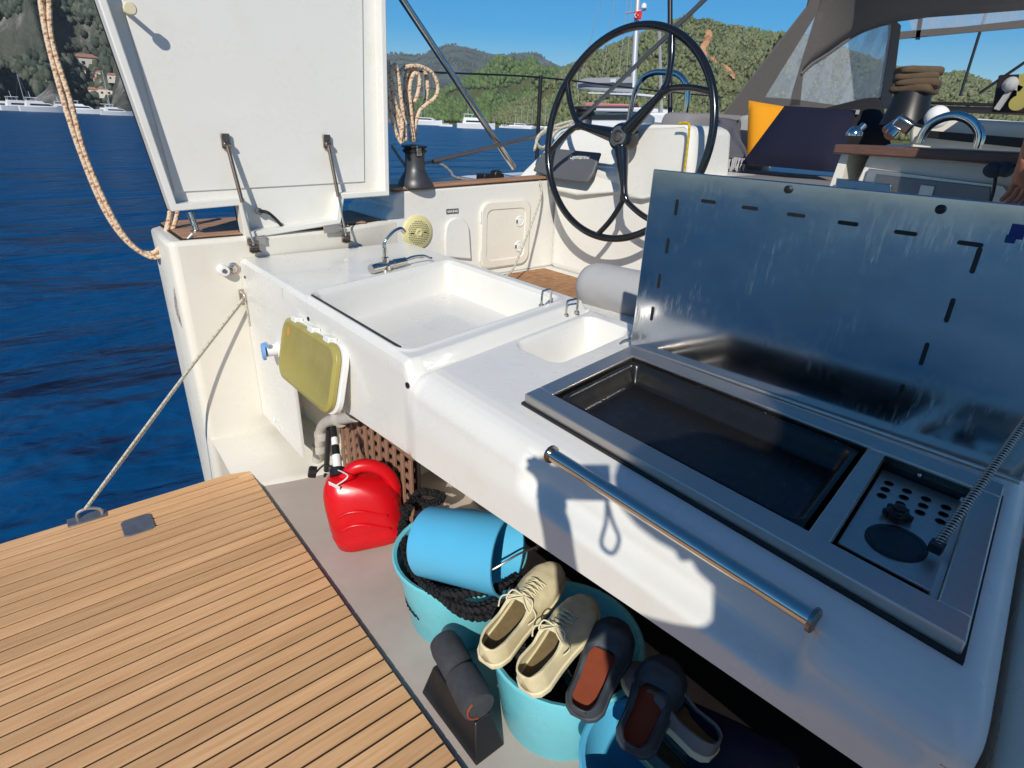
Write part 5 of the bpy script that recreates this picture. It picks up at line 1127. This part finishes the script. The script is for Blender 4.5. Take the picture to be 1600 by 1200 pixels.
# ================================================================== shoes
def shoe(name, heel, toe, m, label, cat='shoe', L=None, tilt=.0, roll=0., open_to=.46, laces=True, sole_m='sole', in_m='shoe_in', hgt=.08, toe_h=.055, wid=.108, group=None):
    heel, toe = Vector(heel), Vector(toe); u = (toe-heel); L = L or u.length; u.normalize(); s_ = u.cross(V(0, 0, 1)).normalized(); w_ = s_.cross(u)
    if roll: Rr = Matrix.Rotation(roll, 3, u); s_ = Rr @ s_; w_ = Rr @ w_
    t = thing(name, label, cat, heel, group)
    def halfw(x): return wid/2*(float(np.interp(x, [0, .04, .12, .3, .45, .68, .85, .95, 1], [.30, .58, .76, .76, .82, 1., .88, .56, .12])))
    def top(x): return float(np.interp(x, [0, .1, .3, .46, .6, .8, .95, 1], [hgt, hgt*.98, hgt*.82, hgt*1.02, hgt*.86, toe_h, toe_h*.72, toe_h*.4]))
    P = lambda x, y, z: heel+u*(x*L)+s_*y+w_*z
    n = 34; m_ = 19; rows = []
    for i in range(n+1):
        x = i/n; hw, h = halfw(x), top(x); r = []; op = x < open_to
        for k in range(m_+1):
            a = -1+2*k/m_; ph = a*math.pi/2
            ex_ = .72 if op else .6
            y = hw*math.copysign(abs(math.sin(ph))**ex_, ph); z = .016+(h-.016)*abs(math.cos(ph))**(.8)
            if op:
                g_ = .62*(1-max(0, (x-open_to+.1))/.1*.35)
                sa = abs(a); y55 = .83
                if sa > .55: z = .016+(h-.016)*(1-sa)/.45
                else: y = math.copysign(hw*(g_+(y55-g_)*sa/.55), a); z = h-.003*(1-sa/.55)
            if not op: z += .002*mnoise.noise(V(x*18, a*5, heel.x*10))*2
            r.append(P(x, y, z))
        rows.append(r)
    b = MB()
    vs = [p for r in rows for p in r]; fs = []
    for i in range(n):
        for k in range(m_):
            if (i+1)/n < open_to and k == 9: continue
            fs.append((i*(m_+1)+k, i*(m_+1)+k+1, (i+1)*(m_+1)+k+1, (i+1)*(m_+1)+k))
    fs.append(tuple(range(m_, -1, -1))); b.add(vs, fs); up_ = b.build('upper', m, t, ang=180); sb_ = up_.modifiers.new('sub', 'SUBSURF'); sb_.levels = sb_.render_levels = 1; so_ = up_.modifiers.new('s', 'SOLIDIFY'); so_.thickness = .004; so_.offset = -1
    ol_ = [(x, halfw(x)+.004) for x in [j/24 for j in range(25)]]; poly = [P(x, y, 0) for x, y in ol_]+[P(x, -y, 0) for x, y in reversed(ol_)]
    b = MB(); b.prism(poly, w_*.02); b.build('sole', M[sole_m], t, bevel=.004)
    ol_ = [(x, halfw(x)*.72) for x in [.03+.6*j/16 for j in range(17)]]; poly = [P(x, y, .0205) for x, y in ol_]+[P(x, -y, .0205) for x, y in reversed(ol_)]
    b = MB(); b.prism(poly, w_*.004); b.build('insole', M[in_m], t)
    if laces:
        b = MB()
        for k in range(5):
            x = open_to+.02+.045*k; z = top(x)+.003; yy = halfw(x)*.42; sg = 1 if k % 2 else -1
            b.tube(spline([P(x, -yy, z-.006), P(x+.012, 0, z+.004), P(x+.03, yy, z-.006)], 4), .0022, 6); b.tube(spline([P(x, yy, z-.006), P(x+.012, 0, z+.006), P(x+.03, -yy, z-.006)], 4), .0022, 6)
        x = open_to+.02; z = top(x)
        for sg in (-1, 1): b.tube(spline([P(x, 0, z+.004), P(x-.02, sg*.03, z+.014), P(x-.08, sg*.035, z-.004), P(x-.05, sg*.012, z+.006), P(x, 0, z+.004), P(x-.06, sg*.05, z-.01), P(x-.14, sg*.045, z-.02)], 5), .0022, 6)
        b.build('laces', M['shoe_in'] if False else M['sole'], t, ang=180)
    return t
GS = 'shoes on the buckets'
shoe('canvas_shoe', pz(758, 1040, .30), pz(872, 888, .36), M['shoe'], 'cream lace-up canvas shoe on the bucket rim, left of the pair', group=GS, roll=.1)
shoe('canvas_shoe', pz(822, 1085, .30), pz(925, 940, .37), M['shoe'], 'cream lace-up canvas shoe on the bucket, right one of the pair', group=GS, roll=-.05)
shoe('slip_on_clog', pz(905, 1125, .29), pz(968, 975, .35), M['clog'], 'slate clog with rust insole right of the cream shoes', open_to=.62, laces=False, sole_m='clog', in_m='insole', hgt=.05, toe_h=.06, wid=.115, group=GS)
shoe('slip_on_clog', pz(985, 1180, .27), pz(1048, 1035, .33), M['clog'], 'dark clog lying in the shade under the counter edge', open_to=.62, laces=False, sole_m='clog', in_m='insole', hgt=.05, toe_h=.06, wid=.115, group=GS)
shoe('knitted_shoe', pz(1115, 1185, .27), pz(1020, 1090, .28), M['knit'], 'grey knitted perforated shoe deepest in the shade', open_to=.5, laces=False, hgt=.06, toe_h=.05, wid=.10, L=.26, group=GS)
shoe('knitted_shoe', pz(1075, 1235, .12), pz(1010, 1165, .12), M['knit'], 'grey knitted shoe cut by the lower edge of picture', open_to=.5, laces=False, hgt=.06, toe_h=.05, wid=.10, L=.26, group=GS)

# ================================================================== neighbouring yacht moored close by
YD = 21.
def yp(px, py_, dy=0.): return pY(px, py_, YD+dy)
ny = thing('moored_yacht', 'neighbouring sailing yacht with furled grey sail and red flag behind wheel', 'sailboat', yp(960, 232))
b = MB(); b.prism([yp(858, 198), yp(1130, 196), yp(1115, 236), yp(868, 236)], V(0, 3.6, 0)); b.build('hull', M['boat'], ny, bevel=.15, seg=3)
b = MB(); b.prism([yp(905, 176, .4), yp(1050, 176, .4), yp(1068, 199, .4), yp(900, 199, .4)], V(0, 2.4, 0)); b.build('cabin', M['boat'], ny, bevel=.1)
b = MB(); b.prism([yp(922, 179, .36), yp(1000, 179, .36), yp(1004, 187, .36), yp(922, 187, .36)], V(0, .05, 0)); b.build('cabin_window', M['boat_glass'], ny)
b = MB(); b.prism([yp(918, 166, .2), yp(1003, 168, .2), yp(1003, 175, .2), yp(921, 174, .2)], V(0, 2.2, 0)); b.build('bimini', M['boat'], ny, bevel=.05)
b = MB(); b.prism([yp(912, 160, .1), yp(985, 163, .1), yp(985, 167, .1), yp(914, 167, .1)], V(0, .6, 0)); b.build('red_tender', mat('faded_red', lin(196, 130, 128), .6), ny, bevel=.05)
b = MB(); b.loft([[yp(x, y0, -.0), yp(x, (y0+y1)/2, -.25), yp(x, y1, 0), yp(x, (y0+y1)/2, .25)] for x, y0, y1 in ((903, 126, 137), (915, 122, 137), (950, 121, 138), (988, 120, 139))]); bm_ = b.build('sail_cover', M['boat_grey'], ny, ang=60)
b = MB(); b.cyl(yp(903, 137), yp(990, 142), .07, n=10); b.build('boom', M['wood_mast'], ny)
b = MB(); b.prism([yp(918, 144, -.2), yp(998, 146, -.2), yp(998, 149, -.2), yp(920, 146, -.2)], V(0, 1.8, 0)); b.build('solar_panel', M['boat'], ny)
b = MB(); b.cyl(yp(986, 200, 1.), yp(1003, -120, 1.), .13, .10, n=14); b.build('mast', M['wood_mast'], ny)
for px0, py0, px1, py1 in ((903, 137, 960, -80), (930, 180, 975, -80), (960, 176, 990, -80), (975, 178, 992, -80), (1030, 40, 1034, 180), (905, 170, 900, 90), (955, 176, 951, 148)):
    b = MB(); b.cyl(yp(px0, py0, 1.), yp(px1, py1, 1.), .014 if px0 < 1000 else .06, n=5); b.build('rigging', M['boat_grey'], ny)
b = MB(); b.cyl(yp(977, 21, 1.), yp(1010, 15, 1.), .03, n=6); b.build('spreader', M['wood_mast'], ny)
b = MB(); b.lathe([(.11, 0), (.12, .05), (.10, .14), (.05, .18)], yp(1006, 13, .8), (0, 0, 1), 14); b.build('radar_dome', M['boat'], ny)
A_, B_ = yp(991, 18, .7), yp(1003, 17, .7); C_, D_ = yp(1001, 30, .7), yp(992, 31, .7)
b = MB(); rows = [[A_.lerp(B_, k/6)*(1-j/6)+D_.lerp(C_, k/6)*(j/6)+V(0, .03*math.sin(k*1.3), 0) for k in range(7)] for j in range(7)]; b.grid(rows); fl = b.build('flag', M['redflag'], ny, ang=180); fl.modifiers.new('s', 'SOLIDIFY').thickness = .01
fc = (A_+B_+C_+D_)/4+V(0, -.07, 0); fu, fv = (B_-A_).normalized(), (A_-D_).normalized(); fs_ = (B_-A_).length
out = [(math.cos(a)*.22, math.sin(a)*.22) for a in np.linspace(.7, 2*math.pi-.7, 18)]; inn = [(math.cos(a)*.175+.055, math.sin(a)*.175) for a in np.linspace(2*math.pi-.85, .85, 14)]
b = MB(); b.plate([((x-.08)*fs_, y*fs_) for x, y in out+inn], fc, fu, fv, .006); b.build('crescent', M['white'], fl)
b = MB(); b.plate([((.16+math.cos(a)*(.10 if k % 2 == 0 else .04))*fs_, math.sin(a)*(.10 if k % 2 == 0 else .04)*fs_) for k, a in enumerate(np.linspace(math.pi, 3*math.pi, 11)[:-1])], fc, fu, fv, .006); b.build('star', M['white'], fl)
b = MB(); b.box(yp(957, 126, -.32), (.22, .02, .12)); b.box(yp(961, 126, -.32), (.05, .025, .16)); b.build('sail_mark', M['white'], bm_)

# ================================================================== people (the one taking the photograph, and one standing in the cockpit)
def figure(name, joints, edges, root, m, label, clothes, loc, hands=()):
    t = thing(name, label, 'person', loc)
    def skin(nm, js, es, mm, rt, grow=0.):
        keys = list(js); me = bpy.data.meshes.new(nm); me.from_pydata([Vector(js[k][:3])-Vector(loc) for k in keys], [(keys.index(a), keys.index(c)) for a, c in es], [])
        o = bpy.data.objects.new(nm, me); me.materials.append(mm); _link(o, loc, t)
        md = o.modifiers.new('skin', 'SKIN'); md.use_smooth_shade = True
        for i, k in enumerate(keys): sv = me.skin_vertices[0].data[i]; r = js[k][3]+grow; sv.radius = (r, (js[k][4] if len(js[k]) > 4 else js[k][3])+grow); sv.use_root = (k == rt)
        sb = o.modifiers.new('sub', 'SUBSURF'); sb.levels = sb.render_levels = 2; return o
    skin('body', joints, edges, m, root)
    for nm, ks, mm, rt in clothes: skin(nm, {k: joints[k] for k in ks}, [e for e in edges if e[0] in ks and e[1] in ks], mm, rt, .014)
    return t
def person_joints(base, hip, chest, head, la, ra, lf, rf):
    B = Vector(base)
    def J_(p, r, r2=None): q = B+Vector(p); return (q.x, q.y, q.z, r, r2 or r)
    j = {'pelvis': J_(hip, .155, .115), 'waist': J_(Vector(hip).lerp(Vector(chest), .45), .14, .105), 'chest': J_(chest, .165, .115), 'neckb': J_(Vector(chest).lerp(Vector(head), .42), .075), 'neck': J_(Vector(chest).lerp(Vector(head), .6), .055), 'head': J_(head, .085, .1), 'crown': J_(Vector(head)+V(0, 0, .11), .07, .08)}
    e = [('pelvis', 'waist'), ('waist', 'chest'), ('chest', 'neckb'), ('neckb', 'neck'), ('neck', 'head'), ('head', 'crown')]
    for n_, arm in (('l', la), ('r', ra)):
        for k, (p, r) in enumerate(zip(arm, (.06, .045, .032, .035))): j[f'{n_}a{k}'] = J_(p, r)
        e += [('chest', f'{n_}a0'), (f'{n_}a0', f'{n_}a1'), (f'{n_}a1', f'{n_}a2'), (f'{n_}a2', f'{n_}a3')]
        u = (Vector(arm[3])-Vector(arm[2])).normalized(); s_ = u.cross(V(.3, .2, 1)).normalized(); w_ = u.cross(s_)
        for f_ in range(5):
            o_ = s_*(.03*(f_-1.6)/1.6) if f_ < 4 else s_*(.035)
            p0 = Vector(arm[3])+u*.03+o_ if f_ < 4 else Vector(arm[2])+u*.045+o_*1.1; ln_ = (.062, .075, .07, .055, .05)[f_]
            p1 = p0+(u*.8+(s_*.7 if f_ == 4 else w_*.35))*ln_*.55; p2 = p1+(u*.5+w_*.7)*ln_*.5
            for q_, pp_ in enumerate((p0, p1, p2)): j[f'{n_}f{f_}{q_}'] = J_(pp_, .0095-.0008*q_)
            e += [(f'{n_}a3' if f_ < 4 else f'{n_}a2', f'{n_}f{f_}0'), (f'{n_}f{f_}0', f'{n_}f{f_}1'), (f'{n_}f{f_}1', f'{n_}f{f_}2')]
    for n_, leg in (('l', lf), ('r', rf)):
        for k, (p, r) in enumerate(zip(leg, (.09, .06, .042, .035))): j[f'{n_}l{k}'] = J_(p, r)
        e += [('pelvis', f'{n_}l0'), (f'{n_}l0', f'{n_}l1'), (f'{n_}l1', f'{n_}l2'), (f'{n_}l2', f'{n_}l3')]
    return j, e
def add_person(label, base, lhand=None, lelbow=None, shirt=None, facing=0., hat=False):
    Rz = Euler((0, 0, facing)).to_matrix(); g = lambda x, y, z: Rz @ V(x, y, z)
    la = [g(-.2, 0, 1.42), g(-.25, -.02, 1.14), g(-.26, .06, .90), g(-.26, .09, .82)] if lhand is None else [g(-.2, 0, 1.42), Vector(lelbow), Vector(lhand), Vector(lhand)+(Vector(lhand)-Vector(lelbow)).normalized()*.07]
    ra = [g(.2, 0, 1.42), g(.25, -.02, 1.14), g(.26, .06, .90), g(.26, .09, .82)]
    lf = [g(-.10, 0, .86), g(-.11, .03, .48), g(-.12, -.01, .09), g(-.13, .13, .035)]; rf = [g(.10, 0, .86), g(.11, .03, .48), g(.12, -.01, .09), g(.13, .13, .035)]
    j, e = person_joints(base, g(0, 0, .95), g(0, -.01, 1.36), g(0, .03, 1.64), la, ra, lf, rf)
    t = figure('person', j, e, 'pelvis', M['skin'], label, [('shirt', ['pelvis', 'waist', 'chest', 'la0', 'ra0'], shirt or M['cloth'], 'pelvis'), ('shorts', ['pelvis', 'waist', 'll0', 'rl0', 'll1', 'rl1'], M['cloth_dark'], 'pelvis')], Vector(base))
    hd = Vector(base)+g(0, .03, 1.64)
    b = MB(); b.sphere(hd+g(0, -.02, .06), .125, 16, 10, (.86, .95, .95)); b.build('hair', M['cloth_dark'], t)
    for s_ in (-1, 1):
        b = MB(); b.sphere(hd+g(s_*.035, .115, .005), .013, 10, 6); b.build('eye', M['white'], t)
        b = MB(); b.sphere(hd+g(s_*.105, 0, -.01), .028, 10, 6, (.4, .8, 1.1)); b.build('ear', M['skin'], t)
    b = MB(); b.sphere(hd+g(0, .125, -.03), .018, 10, 6, (.8, 1.1, 1.3)); b.build('nose', M['skin'], t)
    b = MB(); b.sphere(hd+g(0, .11, -.075), .02, 10, 6, (1.3, .5, .35)); b.build('mouth', M['insole'], t)
    if hat:
        b = MB(); b.lathe([(.125, .0), (.23, -.012), (.235, -.004), (.13, .012), (.12, .07), (.10, .10), (.02, .11)], hd+V(0, 0, .12), (0, 0, 1), 28); b.build('sun_hat', M['cush_l'], t)  # brim added to widen the shadow cast on the counter
    return t
# the one taking the photograph, standing on the swim platform beside and behind the viewpoint
base = V(.50, -.10, .0)
add_person('person in a blue shirt and added shadow-casting hat holding a phone on the swim platform', base, V(.02, -.075, 1.43)-base, V(.11, -.07, 1.15)-base, facing=.64, hat=True)
cz_ = Vector((RW[0][2], RW[1][2], RW[2][2])); cx_ = Vector((RW[0][0], RW[1][0], RW[2][0])); cy_ = -Vector((RW[0][1], RW[1][1], RW[2][1]))
ph_c = O-cz_*.03-cx_*.012+cy_*(.0)
ph = thing('phone', 'black phone with wrist strap in the raised hand', 'phone', ph_c)
b = MB(); b.box(ph_c, (.155, .074, .008), M=Matrix((cx_, cy_, -cz_)).transposed()); b.build('phone_body', M['black'], ph, bevel=.003)
b = MB(); s0 = ph_c+cx_*.07-cy_*.035; b.tube(spline([s0, s0-cy_*.04+cx_*.01, s0-cy_*.075+cx_*.022, s0-cy_*.10+cx_*.008, s0-cy_*.085-cx_*.012, s0-cy_*.045-cx_*.002, s0], 6), .004, 8); b.build('wrist_strap', M['cloth_dark'], ph)
# crew member in the cockpit at the right edge, hand beside dark shorts
hpt = pY(1600, 215, 2.15)
add_person('person standing at the right edge, hand hanging beside dark shorts', V(hpt.x+.285, 2.13, SOLE), facing=.0, shirt=M['cloth_dark'])
# unseen awning, added to throw the straight shadow line across the griddle lid
E1 = V(SUN.y*-1, SUN.x, 0).normalized(); UH = V(SUN.x, SUN.y, 0).normalized(); EL = math.tan(elev)
def aw(a, bb, z=2.42):   # point of the awning plane whose shadow passes (a right of, bb above) the viewpoint
    e2 = SUN.cross(E1); tt_ = (z-EYE-e2.z*bb)/SUN.z; return O+E1*a+e2*bb+SUN*tt_
am = bpy.data.materials.new('pale_translucent_canvas'); am.use_nodes = True; an_ = am.node_tree.nodes; al_ = am.node_tree.links; ab = an_['Principled BSDF']; ab.inputs['Base Color'].default_value = (.72, .71, .68, 1); ab.inputs['Roughness'].default_value = .9
tr_ = an_.new('ShaderNodeBsdfTranslucent'); tr_.inputs[0].default_value = (.8, .78, .74, 1); mx_ = an_.new('ShaderNodeMixShader'); mx_.inputs[0].default_value = .5  # translucency added to lighten the shade under the sheet
wv_ = an_.new('ShaderNodeTexNoise'); wv_.inputs['Scale'].default_value = 300; bp_ = an_.new('ShaderNodeBump'); bp_.inputs['Strength'].default_value = .1; al_.new(wv_.outputs['Fac'], bp_.inputs['Height']); al_.new(bp_.outputs[0], ab.inputs['Normal'])
al_.new(ab.outputs[0], mx_.inputs[1]); al_.new(tr_.outputs[0], mx_.inputs[2]); al_.new(mx_.outputs[0], an_['Material Output'].inputs['Surface'])
an = thing('added_shade_awning', 'unseen pale canvas awning on steel legs, added to shade the counter', 'awning', (1.6, -.6, 0))
P = [aw(.475, .95), aw(.475, -.75), aw(1.5, -.75), aw(1.5, .95)]
b = MB(); rows = [[P[0].lerp(P[1], i/8).lerp(P[3].lerp(P[2], i/8), k/8)+V(0, 0, -.05*math.sin(math.pi*i/8)*math.sin(math.pi*k/8)) for k in range(9)] for i in range(9)]; b.grid(rows); o = b.build('added_shade_canopy', am, an, ang=180); 
b = MB(); b.add([aw(.29, .0), aw(.474, .16), aw(.474, -.75), aw(.29, -.75)], [(0, 1, 2, 3)]); b.build('added_shade_flap', am, an)  # extra unseen sheet, added to shade the gap beside the main one
b = MB(); b.tube(P, .014, 10, closed=True); b.build('hoop', M['chrome'], an)
for p in (P[2], P[3]): b = MB(); b.tube([p, V(p.x+.15, p.y, -.05 if p.y < .5 else .6)], .015, 10); b.build('leg', M['chrome'], an)
# ================================================================== thin sea haze
b = MB(); b.box((0, 900, 249), (9000, 7600, 504)); hzo = b.build('haze', M['white'])
hm = bpy.data.materials.new('sea_haze'); hm.use_nodes = True; hn = hm.node_tree.nodes; hn.remove(hn['Principled BSDF'])
pv = hn.new('ShaderNodeVolumePrincipled'); pv.inputs['Density'].default_value = .00011; pv.inputs['Color'].default_value = (.82, .9, 1, 1); pv.inputs['Anisotropy'].default_value = .0
hm.node_tree.links.new(pv.outputs[0], hn['Material Output'].inputs['Volume']); hzo.data.materials[0] = hm; hzo['kind'] = 'stuff'; tag(hzo, 'thin bluish haze over the bay and hills', 'haze')
